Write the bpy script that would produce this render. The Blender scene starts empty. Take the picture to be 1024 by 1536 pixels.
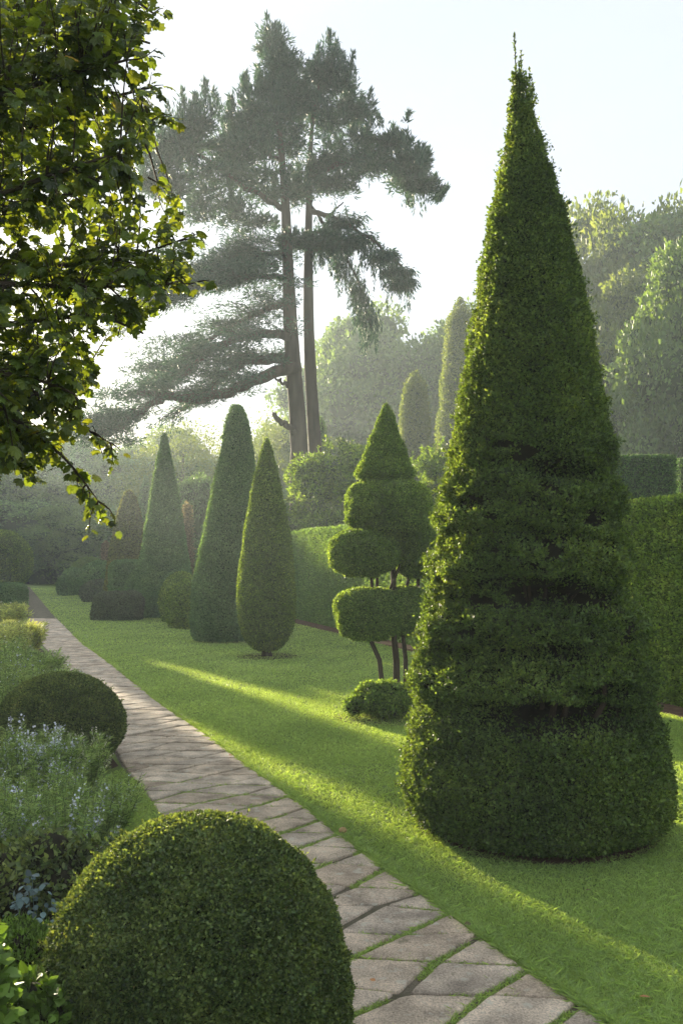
import bpy, math, random
import numpy as np
from math import radians, sin, cos, pi

# ------------------------------------------------------------------ camera, sky, sun, exposure
SC = bpy.context.scene
COL = SC.collection
F = 1400.0; CX = 512.0; HY = 835.0; CAMZ = 2.0           # photograph pixels
cam_d = bpy.data.cameras.new('camera'); cam = bpy.data.objects.new('camera', cam_d); COL.objects.link(cam)
cam.location = (0, 0, CAMZ); cam.rotation_euler = (radians(90), 0, 0)
cam_d.sensor_width = 36.0; cam_d.sensor_fit = 'AUTO'; cam_d.lens = 36.0 * F / 1536.0
cam_d.shift_y = (HY - 768.0) / 1536.0
cam_d.clip_start = 0.05; cam_d.clip_end = 3000
SC.camera = cam

SUN_AZ = radians(-29.0); SUN_EL = radians(10.0)          # left of the view axis, low behind the garden
W_ = bpy.data.worlds.new('World'); SC.world = W_; W_.use_nodes = True
wn = W_.node_tree.nodes; wl = W_.node_tree.links
sky = wn.new('ShaderNodeTexSky'); sky.sky_type = 'NISHITA'; sky.sun_disc = False
sky.sun_elevation = SUN_EL; sky.sun_rotation = SUN_AZ
sky.air_density = 1.0; sky.dust_density = 1.2; sky.ozone_density = 1.5
wn['Background'].inputs[1].default_value = 0.10
veil = wn.new('ShaderNodeVectorMath'); veil.operation = 'MULTIPLY_ADD'          # even veil of constant pale fill added to the clear sky, lifts shade
veil.inputs[1].default_value = (.12, .12, .12); veil.inputs[2].default_value = (2.16, 2.30, 2.50)
wl.new(sky.outputs[0], veil.inputs[0]); wl.new(veil.outputs[0], wn['Background'].inputs[0])
sun_d = bpy.data.lights.new('sun', 'SUN'); sun_d.energy = 5.0; sun_d.angle = radians(0.5); sun_d.color = (1.0, 0.86, 0.62)
sun = bpy.data.objects.new('sun', sun_d); COL.objects.link(sun)
from mathutils import Vector
TO_SUN = Vector((sin(SUN_AZ)*cos(SUN_EL), cos(SUN_AZ)*cos(SUN_EL), sin(SUN_EL)))
sun.rotation_euler = TO_SUN.to_track_quat('Z', 'Y').to_euler()
sun.location = (-30, 40, 30)
SC.view_settings.view_transform = 'Standard'; SC.view_settings.look = 'None'
SC.view_settings.gamma = 1.0; SC.view_settings.use_curve_mapping = False
SC.view_settings.exposure = 1.86
SC.render.engine = 'CYCLES'
cy = SC.cycles
cy.max_bounces = 8; cy.diffuse_bounces = 5; cy.glossy_bounces = 2; cy.transmission_bounces = 5
cy.volume_bounces = 2; cy.transparent_max_bounces = 4
cy.caustics_reflective = False; cy.caustics_refractive = False
cy.use_denoising = True; cy.denoising_prefilter = 'ACCURATE'; cy.use_adaptive_sampling = False
HAZE = 0.0014

R = np.random.default_rng(7)
random.seed(7)

# ------------------------------------------------------------------ numpy helpers
def hash3(ix, iy, iz, seed):
    h = (ix.astype(np.int64)*374761393 + iy.astype(np.int64)*668265263 + iz.astype(np.int64)*2147483647 + seed*974634777) & 0xFFFFFFFF
    h = ((h ^ (h >> 13)) * 1274126177) & 0xFFFFFFFF
    h = h ^ (h >> 16)
    return (h & 0xFFFFFF) / float(0xFFFFFF) * 2 - 1
def vnoise(P, seed=0):
    I = np.floor(P).astype(np.int64); f = P - I; f = f*f*(3-2*f)
    out = 0
    for dx in (0, 1):
        wx = f[:, 0] if dx else 1-f[:, 0]
        for dy in (0, 1):
            wy = f[:, 1] if dy else 1-f[:, 1]
            for dz in (0, 1):
                wz = f[:, 2] if dz else 1-f[:, 2]
                out = out + wx*wy*wz*hash3(I[:, 0]+dx, I[:, 1]+dy, I[:, 2]+dz, seed)
    return out
def fbm(P, scale=1.0, octaves=3, seed=0):
    P = np.asarray(P, float)*scale; a = 1.0; t = 0; s = 0
    for o in range(octaves):
        t = t + a*vnoise(P*(2.03**o) + 17.3*o, seed+o); s += a; a *= 0.5
    return t/s
def unit(V):
    return V/np.maximum(np.linalg.norm(V, axis=-1, keepdims=True), 1e-9)
def rnd(n, k=3):
    return R.normal(size=(n, k))

class MB:
    def __init__(self): self.v = []; self.f = {}; self.n = 0
    def add(self, V, Fc, mat=0, smooth=False):
        V = np.asarray(V, np.float32); Fc = np.asarray(Fc, np.int64)
        self.v.append(V); self.f.setdefault((Fc.shape[1], mat, smooth), []).append(Fc + self.n); self.n += len(V)
    def inst(self, TV, TFs, P, X, Y, Z, S, mat=0):
        """copies of a small template shape; axes X,Y,Z per copy, S scale (n,) or (n,3)"""
        n = len(P)
        if n == 0: return
        S = np.asarray(S, float)
        if S.ndim == 1: S = np.repeat(S[:, None], 3, 1)
        TV = np.asarray(TV, float); k = len(TV)
        V = P[:, None, :] + (TV[None, :, 0, None]*S[:, None, 0, None])*X[:, None, :] \
            + (TV[None, :, 1, None]*S[:, None, 1, None])*Y[:, None, :] + (TV[None, :, 2, None]*S[:, None, 2, None])*Z[:, None, :]
        self.v.append(V.reshape(-1, 3).astype(np.float32))
        base = (np.arange(n)*k)[:, None, None]
        for T in TFs:
            T = np.asarray(T)
            self.f.setdefault((T.shape[1], mat, False), []).append((base + T[None]).reshape(-1, T.shape[1]) + self.n)
        self.n += n*k
    def tube(self, pts, rad, seg=8, mat=0, cap=True, rough=0.0):
        pts = np.asarray(pts, float); m = len(pts); rad = np.broadcast_to(np.asarray(rad, float), (m,))
        T = np.gradient(pts, axis=0); T = unit(T)
        up = np.array([0.0, 0, 1.0]) if abs(T[:, 2]).mean() < 0.8 else np.array([1.0, 0, 0])
        A = unit(np.cross(T, up)); B = np.cross(T, A)
        a = np.arange(seg)*2*pi/seg
        rr = rad[:, None]*(1 + rough*np.sin(a*3 + np.arange(m)[:, None]*.7) * .5 + rough*R.normal(size=(m, seg))*.4)
        V = pts[:, None] + rr[..., None]*(np.cos(a)[None, :, None]*A[:, None] + np.sin(a)[None, :, None]*B[:, None])
        V = V.reshape(-1, 3)
        i = np.arange(m-1)[:, None]*seg; j = np.arange(seg)[None]; j2 = (j+1) % seg
        Fq = np.stack([i+j, i+j2, i+seg+j2, i+seg+j], -1).reshape(-1, 4)
        self.add(V, Fq, mat, True)
        if cap:
            c = np.vstack([V[-seg:], pts[-1:] + T[-1:]*rad[-1]*.5]); self.add(c, np.stack([np.arange(seg), (np.arange(seg)+1) % seg, np.full(seg, seg)], -1), mat, True)
    def mesh(self, name, mats):
        me = bpy.data.meshes.new(name)
        V = np.concatenate(self.v); me.vertices.add(len(V)); me.vertices.foreach_set('co', V.ravel())
        L = []; st = []; tot = []; mi = []; sm = []; off = 0
        for (k, mat, smooth), fs in self.f.items():
            Fc = np.concatenate(fs); n = len(Fc)
            L.append(Fc.ravel()); st.append(off + np.arange(n)*k); tot.append(np.full(n, k)); mi.append(np.full(n, mat)); sm.append(np.full(n, smooth)); off += n*k
        me.loops.add(off); me.loops.foreach_set('vertex_index', np.concatenate(L).astype(np.int32))
        npol = sum(len(x) for x in st); me.polygons.add(npol)
        me.polygons.foreach_set('loop_start', np.concatenate(st).astype(np.int32))
        me.polygons.foreach_set('loop_total', np.concatenate(tot).astype(np.int32))
        me.polygons.foreach_set('material_index', np.concatenate(mi).astype(np.int32))
        me.polygons.foreach_set('use_smooth', np.concatenate(sm).astype(bool))
        for m in (mats if isinstance(mats, (list, tuple)) else [mats]): me.materials.append(m)
        me.update(calc_edges=True)
        return me
    def build(self, name, mats, parent=None):
        o = bpy.data.objects.new(name, self.mesh(name, mats)); COL.objects.link(o)
        if parent: o.parent = parent
        return o

def tag(o, label=None, cat=None, group=None, kind=None):
    if label: o['label'] = label
    if cat: o['category'] = cat
    if group: o['group'] = group
    if kind: o['kind'] = kind
    return o
def thing(name, label, cat, loc=(0, 0, 0), rz=0.0, group=None, scale=None):
    o = bpy.data.objects.new(name, None); COL.objects.link(o); o.empty_display_size = 0.2
    o.location = loc; o.rotation_euler = (0, 0, rz)
    if scale is not None: o.scale = scale if hasattr(scale, '__len__') else (scale,)*3
    return tag(o, label, cat, group)
def dup(root, loc, rz=0.0, scale=1.0, label=None):
    r = root.copy(); COL.objects.link(r); r.location = loc; r.rotation_euler = (0, 0, rz)
    r.scale = scale if hasattr(scale, '__len__') else (scale,)*3
    if label: r['label'] = label
    for ch in list(root.children):
        c = ch.copy(); COL.objects.link(c); c.parent = r
    return r
def W(px, py, D): return ((px-CX)/F*D, D, CAMZ-(py-HY)/F*D)
def gx(px, D): return (px-CX)/F*D
def GD(py): return CAMZ*F/(py-HY)

# ------------------------------------------------------------------ materials
def newmat(name):
    m = bpy.data.materials.new(name); m.use_nodes = True; nt = m.node_tree
    for n in list(nt.nodes): nt.nodes.remove(n)
    return m, nt.nodes, nt.links
def ramp(N, cols, pos=None):
    r = N.new('ShaderNodeValToRGB'); e = r.color_ramp.elements
    pos = pos or [i/(len(cols)-1) for i in range(len(cols))]
    while len(e) < len(cols): e.new(0.5)
    for i, c in enumerate(cols): e[i].position = pos[i]; e[i].color = (*c, 1)
    return r
GAIN = {'box_leaf': 1.65, 'yew_leaf': 1.8, 'dark_yew_leaf': 2.4, 'olive_yew_leaf': 2.2, 'bronze_yew_leaf': 1.7, 'hedge_leaf': 1.9, 'dark_hedge_leaf': 1.9, 'cloud_leaf': 2.0, 'grass_blade': 2.6, 'woodland_leaf': 1.6, 'herb_leaf': 2.2, 'pale_herb_leaf': 1.9, 'laurel_leaf': 1.5, 'fresh_green_leaf': 1.1, 'maple_leaf': 1.35, 'dull_purple_leaf': 1.5, 'pale_woodland_leaf': 1.1}
def leafmat(name, cols, patch=1.5, trans=0.35, tcol=None, rough=0.5, spec=0.35, rndmix=0.6, pos=None, vary=.6):
    g_ = GAIN.get(name, 1.0); cols = [tuple(x*g_ for x in c) for c in cols]
    m, N, L = newmat(name)
    geo = N.new('ShaderNodeNewGeometry'); tc = N.new('ShaderNodeTexCoord'); no = N.new('ShaderNodeTexNoise')
    no.inputs['Scale'].default_value = patch; no.inputs['Detail'].default_value = 3
    L.new(tc.outputs['Object'], no.inputs['Vector'])
    mr = N.new('ShaderNodeMapRange'); mr.inputs[1].default_value = .3; mr.inputs[2].default_value = .7; L.new(no.outputs[0], mr.inputs[0])
    mx = N.new('ShaderNodeMix'); mx.data_type = 'FLOAT'; mx.inputs[0].default_value = rndmix
    L.new(mr.outputs[0], mx.inputs[2]); L.new(geo.outputs['Random Per Island'], mx.inputs[3])
    r0 = ramp(N, cols, pos); L.new(mx.outputs[0], r0.inputs[0])
    wn_ = N.new('ShaderNodeTexWhiteNoise'); wn_.noise_dimensions = '1D'; L.new(geo.outputs['Random Per Island'], wn_.inputs['W'])   # leaf to leaf: random paler and darker tone for contrast
    pw = N.new('ShaderNodeMapRange'); pw.inputs[3].default_value = 1-vary; pw.inputs[4].default_value = 1+vary; L.new(wn_.outputs['Value'], pw.inputs[0])
    r = N.new('ShaderNodeVectorMath'); r.operation = 'SCALE'; L.new(r0.outputs[0], r.inputs[0]); L.new(pw.outputs[0], r.inputs['Scale'])
    p = N.new('ShaderNodeBsdfPrincipled'); p.inputs['Roughness'].default_value = rough
    p.inputs['Specular IOR Level'].default_value = spec; L.new(r.outputs[0], p.inputs['Base Color'])
    t = N.new('ShaderNodeBsdfTranslucent')
    tm = N.new('ShaderNodeMix'); tm.data_type = 'RGBA'; tm.blend_type = 'MULTIPLY'; tm.inputs[0].default_value = 1.0
    L.new(r.outputs[0], tm.inputs[6]); tm.inputs[7].default_value = (*(tcol or (2.6, 2.2, 0.8)), 1)
    L.new(tm.outputs[2], t.inputs[0])
    s = N.new('ShaderNodeMixShader'); s.inputs[0].default_value = trans
    L.new(p.outputs[0], s.inputs[1]); L.new(t.outputs[0], s.inputs[2])
    o = N.new('ShaderNodeOutputMaterial'); L.new(s.outputs[0], o.inputs[0])
    return m
def solidmat(name, cols, scale=3.0, rough=0.9, bump=0.0, bscale=20, spec=0.2, pos=None, detail=5, stretch=None):
    m, N, L = newmat(name)
    tc = N.new('ShaderNodeTexCoord'); no = N.new('ShaderNodeTexNoise'); no.inputs['Scale'].default_value = scale; no.inputs['Detail'].default_value = detail
    src = tc.outputs['Object']
    if stretch:
        mp = N.new('ShaderNodeMapping'); mp.inputs['Scale'].default_value = stretch; L.new(src, mp.inputs[0]); src = mp.outputs[0]
    L.new(src, no.inputs['Vector'])
    r = ramp(N, cols, pos or [.3 + .4*i/(len(cols)-1) for i in range(len(cols))]); L.new(no.outputs[0], r.inputs[0])
    p = N.new('ShaderNodeBsdfPrincipled'); p.inputs['Roughness'].default_value = rough; p.inputs['Specular IOR Level'].default_value = spec
    L.new(r.outputs[0], p.inputs['Base Color'])
    if bump:
        n2 = N.new('ShaderNodeTexNoise'); n2.inputs['Scale'].default_value = bscale; n2.inputs['Detail'].default_value = 6; L.new(src, n2.inputs['Vector'])
        b = N.new('ShaderNodeBump'); b.inputs['Strength'].default_value = bump; b.inputs['Distance'].default_value = .02
        L.new(n2.outputs[0], b.inputs['Height']); L.new(b.outputs[0], p.inputs['Normal'])
    o = N.new('ShaderNodeOutputMaterial'); L.new(p.outputs[0], o.inputs[0])
    return m

M = {}
M['box'] = leafmat('box_leaf', [(.060, .040, .015), (.018, .034, .012), (.044, .070, .022), (.090, .120, .036), (.150, .175, .060)], 5.0, .30, pos=[0, .10, .42, .8, 1])
M['yew_big'] = leafmat('yew_leaf', [(.030, .022, .010), (.024, .044, .014), (.046, .078, .020), (.090, .125, .030)], 1.6, .36, rndmix=.45, pos=[0, .12, .55, 1])
M['yew_dark'] = leafmat('dark_yew_leaf', [(.022, .045, .020), (.040, .078, .032), (.070, .120, .050)], 1.5, .30, vary=.4)
M['yew_brown'] = leafmat('bronze_yew_leaf', [(.050, .042, .018), (.062, .080, .024), (.090, .100, .030)], 1.2, .32)
M['yew_olive'] = leafmat('olive_yew_leaf', [(.032, .048, .014), (.052, .088, .020), (.100, .140, .030)], 1.5, .35)
M['purple'] = leafmat('dull_purple_leaf', [(.048, .056, .040), (.064, .084, .052), (.090, .115, .066)], 1.5, .2)
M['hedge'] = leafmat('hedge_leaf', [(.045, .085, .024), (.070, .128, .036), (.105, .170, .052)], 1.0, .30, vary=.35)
M['hedge_near'] = leafmat('sun_tinted_hedge_leaf', [(.105, .180, .040), (.155, .250, .058), (.250, .330, .090)], 1.6, .45, rndmix=.4)  # sunlight on the near hedge is put into these paler, yellower leaves
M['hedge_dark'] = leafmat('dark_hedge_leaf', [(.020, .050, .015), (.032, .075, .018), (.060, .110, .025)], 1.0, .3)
M['cloud'] = leafmat('cloud_leaf', [(.032, .060, .018), (.062, .105, .028), (.115, .165, .045)], 2.0, .36)
M['laurel'] = leafmat('laurel_leaf', [(.040, .075, .022), (.075, .130, .030), (.140, .200, .050)], .5, .42, rough=.4)
M['maple'] = leafmat('maple_leaf', [(.030, .050, .012), (.055, .085, .016), (.100, .125, .020), (.22, .150, .020)], 1.2, .45, tcol=(2.6, 2.2, .6), rough=.38, spec=.5, pos=[0, .5, .93, 1])
M['wood'] = leafmat('woodland_leaf', [(.034, .066, .022), (.058, .105, .032), (.088, .138, .042)], .25, .35, vary=.15)
M['wood_gold'] = leafmat('pale_woodland_leaf', [(.055, .092, .026), (.090, .135, .038), (.135, .175, .055)], .25, .42, vary=.15)
M['beech'] = leafmat('tawny_leaf', [(.11, .095, .05), (.17, .145, .075), (.24, .20, .11)], 1.0, .4, tcol=(1.5, 1.4, .9))
M['cedar'] = leafmat('cedar_needle', [(.014, .040, .030), (.025, .066, .048), (.045, .098, .066)], .35, .30, vary=.3, tcol=(2.2, 2.0, 1.0))
M['fresh'] = leafmat('fresh_green_leaf', [(.060, .115, .020), (.100, .170, .030), (.150, .230, .055)], 4.0, .28, tcol=(1.9, 1.9, .8))
M['bedleaf'] = leafmat('herb_leaf', [(.050, .090, .035), (.085, .130, .055), (.140, .180, .090)], 3.0, .40)
M['bedleaf_pale'] = leafmat('pale_herb_leaf', [(.090, .120, .050), (.150, .180, .080), (.240, .260, .130)], 3.0, .45)
M['glauc'] = leafmat('glaucous_leaf', [(.07, .12, .11), (.11, .17, .17), (.16, .23, .23)], 3.0, .15, tcol=(1, 1, 1))
M['petal'] = leafmat('petal', [(.50, .54, .68), (.70, .72, .80), (.84, .84, .86)], 5.0, .35, tcol=(1, 1, 1))
M['petal_cream'] = leafmat('cream_petal', [(.50, .48, .34), (.66, .64, .50), (.76, .75, .66)], 5.0, .35, tcol=(1, 1, .9))
M['grass'] = leafmat('grass_blade', [(.078, .116, .046), (.112, .155, .062), (.160, .205, .088)], .8, .44, tcol=(2.2, 2.0, .65), rough=.45, vary=.3)
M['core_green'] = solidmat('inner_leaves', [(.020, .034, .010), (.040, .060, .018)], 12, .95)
M['core'] = solidmat('shade_dark_core', [(.010, .009, .005), (.022, .020, .010)], 20, .95)  # opaque inner shell; shade of gaps and clefts put into its dark colour
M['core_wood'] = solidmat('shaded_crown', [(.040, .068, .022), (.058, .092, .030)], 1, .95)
M['bark'] = solidmat('bark', [(.035, .026, .020), (.095, .074, .058)], 4, .9, .8, 12, stretch=(1, 1, .15))
M['bark_dark'] = solidmat('dark_bark', [(.035, .025, .018), (.085, .062, .045)], 8, .9, .8, 30, stretch=(1, 1, .25))
M['soil'] = solidmat('soil', [(.035, .022, .014), (.09, .058, .038)], 6, .95, 1.0, 60)
M['litter'] = solidmat('foot_soil_and_shade', [(.07, .040, .024), (.17, .10, .065)], 9, .95, 1.0, 90)
M['stem'] = solidmat('stem', [(.06, .10, .03), (.12, .16, .06)], 5, .7)

# lawn: mown turf with soft patches and faint stripes
def lawn_mat():
    m, N, L = newmat('lawn_turf')
    tc = N.new('ShaderNodeTexCoord')
    n1 = N.new('ShaderNodeTexNoise'); n1.inputs['Scale'].default_value = .55; n1.inputs['Detail'].default_value = 6; L.new(tc.outputs['Object'], n1.inputs['Vector'])
    r = ramp(N, [(.13, .19, .045), (.19, .26, .065), (.25, .32, .095)], [.32, .52, .72]); L.new(n1.outputs[0], r.inputs[0])
    mp = N.new('ShaderNodeMapping'); mp.inputs['Rotation'].default_value = (0, 0, radians(21.5)); L.new(tc.outputs['Object'], mp.inputs[0])
    wv = N.new('ShaderNodeTexWave'); wv.wave_profile = 'SIN'; wv.bands_direction = 'X'; wv.inputs['Scale'].default_value = .42; wv.inputs['Distortion'].default_value = 1.2; wv.inputs['Detail Scale'].default_value = .5
    L.new(mp.outputs[0], wv.inputs['Vector'])
    mr = N.new('ShaderNodeMapRange'); mr.inputs[3].default_value = .84; mr.inputs[4].default_value = 1.16; L.new(wv.outputs['Fac'], mr.inputs[0])
    n2 = N.new('ShaderNodeTexNoise'); n2.inputs['Scale'].default_value = 26; n2.inputs['Detail'].default_value = 8; n2.inputs['Roughness'].default_value = .7; L.new(tc.outputs['Object'], n2.inputs['Vector'])
    mr2 = N.new('ShaderNodeMapRange'); mr2.inputs[1].default_value = .25; mr2.inputs[2].default_value = .75; mr2.inputs[3].default_value = .6; mr2.inputs[4].default_value = 1.4; L.new(n2.outputs[0], mr2.inputs[0])
    mu = N.new('ShaderNodeMath'); mu.operation = 'MULTIPLY'; L.new(mr.outputs[0], mu.inputs[0]); L.new(mr2.outputs[0], mu.inputs[1])
    vm = N.new('ShaderNodeVectorMath'); vm.operation = 'SCALE'; L.new(r.outputs[0], vm.inputs[0]); L.new(mu.outputs[0], vm.inputs['Scale'])
    p = N.new('ShaderNodeBsdfPrincipled'); p.inputs['Roughness'].default_value = .8; p.inputs['Specular IOR Level'].default_value = .15; L.new(vm.outputs[0], p.inputs['Base Color'])
    b = N.new('ShaderNodeBump'); b.inputs['Strength'].default_value = 1.0; b.inputs['Distance'].default_value = .04; L.new(n2.outputs[0], b.inputs['Height']); L.new(b.outputs[0], p.inputs['Normal'])
    o = N.new('ShaderNodeOutputMaterial'); L.new(p.outputs[0], o.inputs[0])
    return m
M['lawn'] = lawn_mat()
def stone_mat():
    m, N, L = newmat('flagstone')
    geo = N.new('ShaderNodeNewGeometry'); tc = N.new('ShaderNodeTexCoord')
    r = ramp(N, [(.45, .350, .255), (.58, .465, .345), (.68, .560, .430), (.52, .430, .335), (.63, .500, .365)]); L.new(geo.outputs['Random Per Island'], r.inputs[0])
    n1 = N.new('ShaderNodeTexNoise'); n1.inputs['Scale'].default_value = 5; n1.inputs['Detail'].default_value = 6; L.new(tc.outputs['Object'], n1.inputs['Vector'])
    n2 = N.new('ShaderNodeTexNoise'); n2.inputs['Scale'].default_value = 90; n2.inputs['Detail'].default_value = 4; n2.inputs['Roughness'].default_value = .8; L.new(tc.outputs['Object'], n2.inputs['Vector'])
    a = N.new('ShaderNodeMapRange'); a.inputs[1].default_value = .3; a.inputs[2].default_value = .7; a.inputs[3].default_value = .52; a.inputs[4].default_value = 1.3; L.new(n1.outputs[0], a.inputs[0])
    b_ = N.new('ShaderNodeMapRange'); b_.inputs[1].default_value = .3; b_.inputs[2].default_value = .7; b_.inputs[3].default_value = .40; b_.inputs[4].default_value = 1.5; L.new(n2.outputs[0], b_.inputs[0])
    mu = N.new('ShaderNodeMath'); mu.operation = 'MULTIPLY'; L.new(a.outputs[0], mu.inputs[0]); L.new(b_.outputs[0], mu.inputs[1])
    vm = N.new('ShaderNodeVectorMath'); vm.operation = 'SCALE'; L.new(r.outputs[0], vm.inputs[0]); L.new(mu.outputs[0], vm.inputs['Scale'])
    n3 = N.new('ShaderNodeTexNoise'); n3.inputs['Scale'].default_value = 13; n3.inputs['Detail'].default_value = 7; n3.inputs['Roughness'].default_value = .65; L.new(tc.outputs['Object'], n3.inputs['Vector'])
    lr = N.new('ShaderNodeMapRange'); lr.inputs[1].default_value = .58; lr.inputs[2].default_value = .66; lr.inputs[4].default_value = .55; L.new(n3.outputs[0], lr.inputs[0])
    lm = N.new('ShaderNodeMix'); lm.data_type = 'RGBA'; L.new(lr.outputs[0], lm.inputs[0]); L.new(vm.outputs[0], lm.inputs[6]); lm.inputs[7].default_value = (.60, .60, .50, 1)      # lichen
    mr_ = N.new('ShaderNodeMapRange'); mr_.inputs[1].default_value = .40; mr_.inputs[2].default_value = .30; mr_.inputs[4].default_value = .6; L.new(n3.outputs[0], mr_.inputs[0])
    lm2 = N.new('ShaderNodeMix'); lm2.data_type = 'RGBA'; L.new(mr_.outputs[0], lm2.inputs[0]); L.new(lm.outputs[2], lm2.inputs[6]); lm2.inputs[7].default_value = (.14, .135, .07, 1)   # moss film
    p = N.new('ShaderNodeBsdfPrincipled'); p.inputs['Roughness'].default_value = .75; p.inputs['Specular IOR Level'].default_value = .3; L.new(lm2.outputs[2], p.inputs['Base Color'])
    b = N.new('ShaderNodeBump'); b.inputs['Strength'].default_value = .9; b.inputs['Distance'].default_value = .012
    ad = N.new('ShaderNodeMath'); ad.operation = 'ADD'; L.new(n1.outputs[0], ad.inputs[0]); L.new(n2.outputs[0], ad.inputs[1]); L.new(ad.outputs[0], b.inputs['Height']); L.new(b.outputs[0], p.inputs['Normal'])
    o = N.new('ShaderNodeOutputMaterial'); L.new(p.outputs[0], o.inputs[0])
    return m
M['stone'] = stone_mat()
M['joint'] = solidmat('path_bedding', [(.09, .085, .05), (.22, .185, .14)], 7, .95, 1.0, 80)

# ------------------------------------------------------------------ leaf templates
DIA = ([(0, 0, 0), (.5, .45, .08), (0, 1, 0), (-.5, .45, .08)], [[(0, 1, 2, 3)]])          # x side, y along, z out
LANCE = ([(0, 0, 0), (.5, .4, .1), (0, 1, -.1), (-.5, .4, .1)], [[(0, 1, 2, 3)]])
MAP = ([(0, .32, .05), (0, 0, 0), (.30, -.02, -.06), (.36, .14, 0), (.58, .32, -.12), (.42, .50, 0), (.44, .76, -.10), (.24, .76, 0), (0, 1.02, -.14),
        (-.24, .76, 0), (-.44, .76, -.10), (-.42, .50, 0), (-.58, .32, -.12), (-.36, .14, 0), (-.30, -.02, -.06)],
       [[(0, i, i+1) for i in range(1, 14)] + [(0, 14, 1)]])
OVAL = ([(0, 0, 0), (.3, .22, .04), (.38, .5, .03), (.2, .82, -.03), (0, 1, -.1), (-.2, .82, -.03), (-.38, .5, .03), (-.3, .22, .04), (0, .5, -.02)],
        [[(8, 0, 1), (8, 1, 2), (8, 2, 3), (8, 3, 4), (8, 4, 5), (8, 5, 6), (8, 6, 7), (8, 7, 0)]])

def scatter(mb, P, N, L, asp=.55, tmpl=DIA, out=.32, up=.15, mat=0, jitter=.25, sink=.0, keep=None):
    """leaves at P, growing roughly outward along N with random spread"""
    n = len(P)
    t = unit(out*N + np.array([0, 0, up]) + .75*unit(rnd(n)))
    w = unit(N*.8 + .9*unit(rnd(n)))                       # blade normal mostly outward
    s = unit(np.cross(t, w)); z = np.cross(s, t)
    Ls = L*(1 + jitter*R.normal(size=n)).clip(.5, 1.7)
    P = P - N*(R.random(n)*sink)[:, None]
    mb.inst(tmpl[0], tmpl[1], P, s, t, z, np.stack([Ls*asp, Ls, Ls], 1), mat)

def revolve(profile, disp=None, lean=None, oval=1.0):
    """surface of revolution: profile [(z,r)...] bottom to top; returns f(theta, v)->P"""
    pr = np.array(profile, float); seg = np.r_[0, np.cumsum(np.hypot(np.diff(pr[:, 0]), np.diff(pr[:, 1])))]
    tot = seg[-1]
    # smooth profile
    vv = np.linspace(0, 1, 200); zz = np.interp(vv*tot, seg, pr[:, 0]); rr = np.interp(vv*tot, seg, pr[:, 1])
    k = np.hanning(9); k /= k.sum()
    zs = np.convolve(np.pad(zz, 4, 'edge'), k, 'valid'); rs = np.convolve(np.pad(rr, 4, 'edge'), k, 'valid')
    def f(th, v, inset=0.0):
        z = np.interp(v, vv, zs); r = np.interp(v, vv, rs)
        P0 = np.stack([r*np.cos(th), r*np.sin(th), z], -1)
        rn = r - inset
        if disp is not None: rn = rn + disp(P0, th, z, r)
        rn = np.maximum(rn, 0.004)
        X = rn*np.cos(th)*oval; Y = rn*np.sin(th)
        if lean is not None:
            lx = np.interp(z, lean[0], lean[1]); X = X + lx
        return np.stack([X, Y, z - inset*.5*np.clip(v, 0, 1)], -1)
    f.len = tot; f.rs = rs; f.vv = vv
    return f
def area_rev(f):
    return 2*pi*np.mean(f.rs)*f.len
def shell(mb, f, n, L, core_mat=1, inset=.04, mat=0, nth=48, nv=40, cleft=None, **kw):
    w = f.rs + 1e-4; c = np.cumsum(w); c /= c[-1]
    v = np.interp(R.random(n), c, f.vv); th = R.random(n)*2*pi
    P = f(th, v); e = 1.5e-3
    if cleft is not None:
        k_ = cleft.cleft < R.uniform(.38, .58, n); th = th[k_]; v = v[k_]; P = P[k_]; n = len(P)
    N = np.cross(f(th+.02, v)-P, f(th, np.minimum(v+e*4, 1.0))-P + 1e-9)
    N = unit(N)
    cen = np.stack([np.zeros(n), np.zeros(n), P[:, 2]], -1)
    flip = (N*(P-cen)).sum(-1) + 1e-6*N[:, 2] < 0
    top = v > .995
    N[flip & ~top] *= -1
    N[top] = (0, 0, 1)
    scatter(mb, P, N, L, mat=mat, **kw)
    if core_mat is not None:
        a = np.arange(nth)*2*pi/nth; b = np.linspace(0, 1, nv)
        A, B = np.meshgrid(a, b)
        V = f(A.ravel(), B.ravel(), inset)
        i = np.arange(nv-1)[:, None]*nth; j = np.arange(nth)[None]; j2 = (j+1) % nth
        mb.add(V, np.stack([i+j, i+j2, i+nth+j2, i+nth+j], -1).reshape(-1, 4), core_mat, True)

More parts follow.
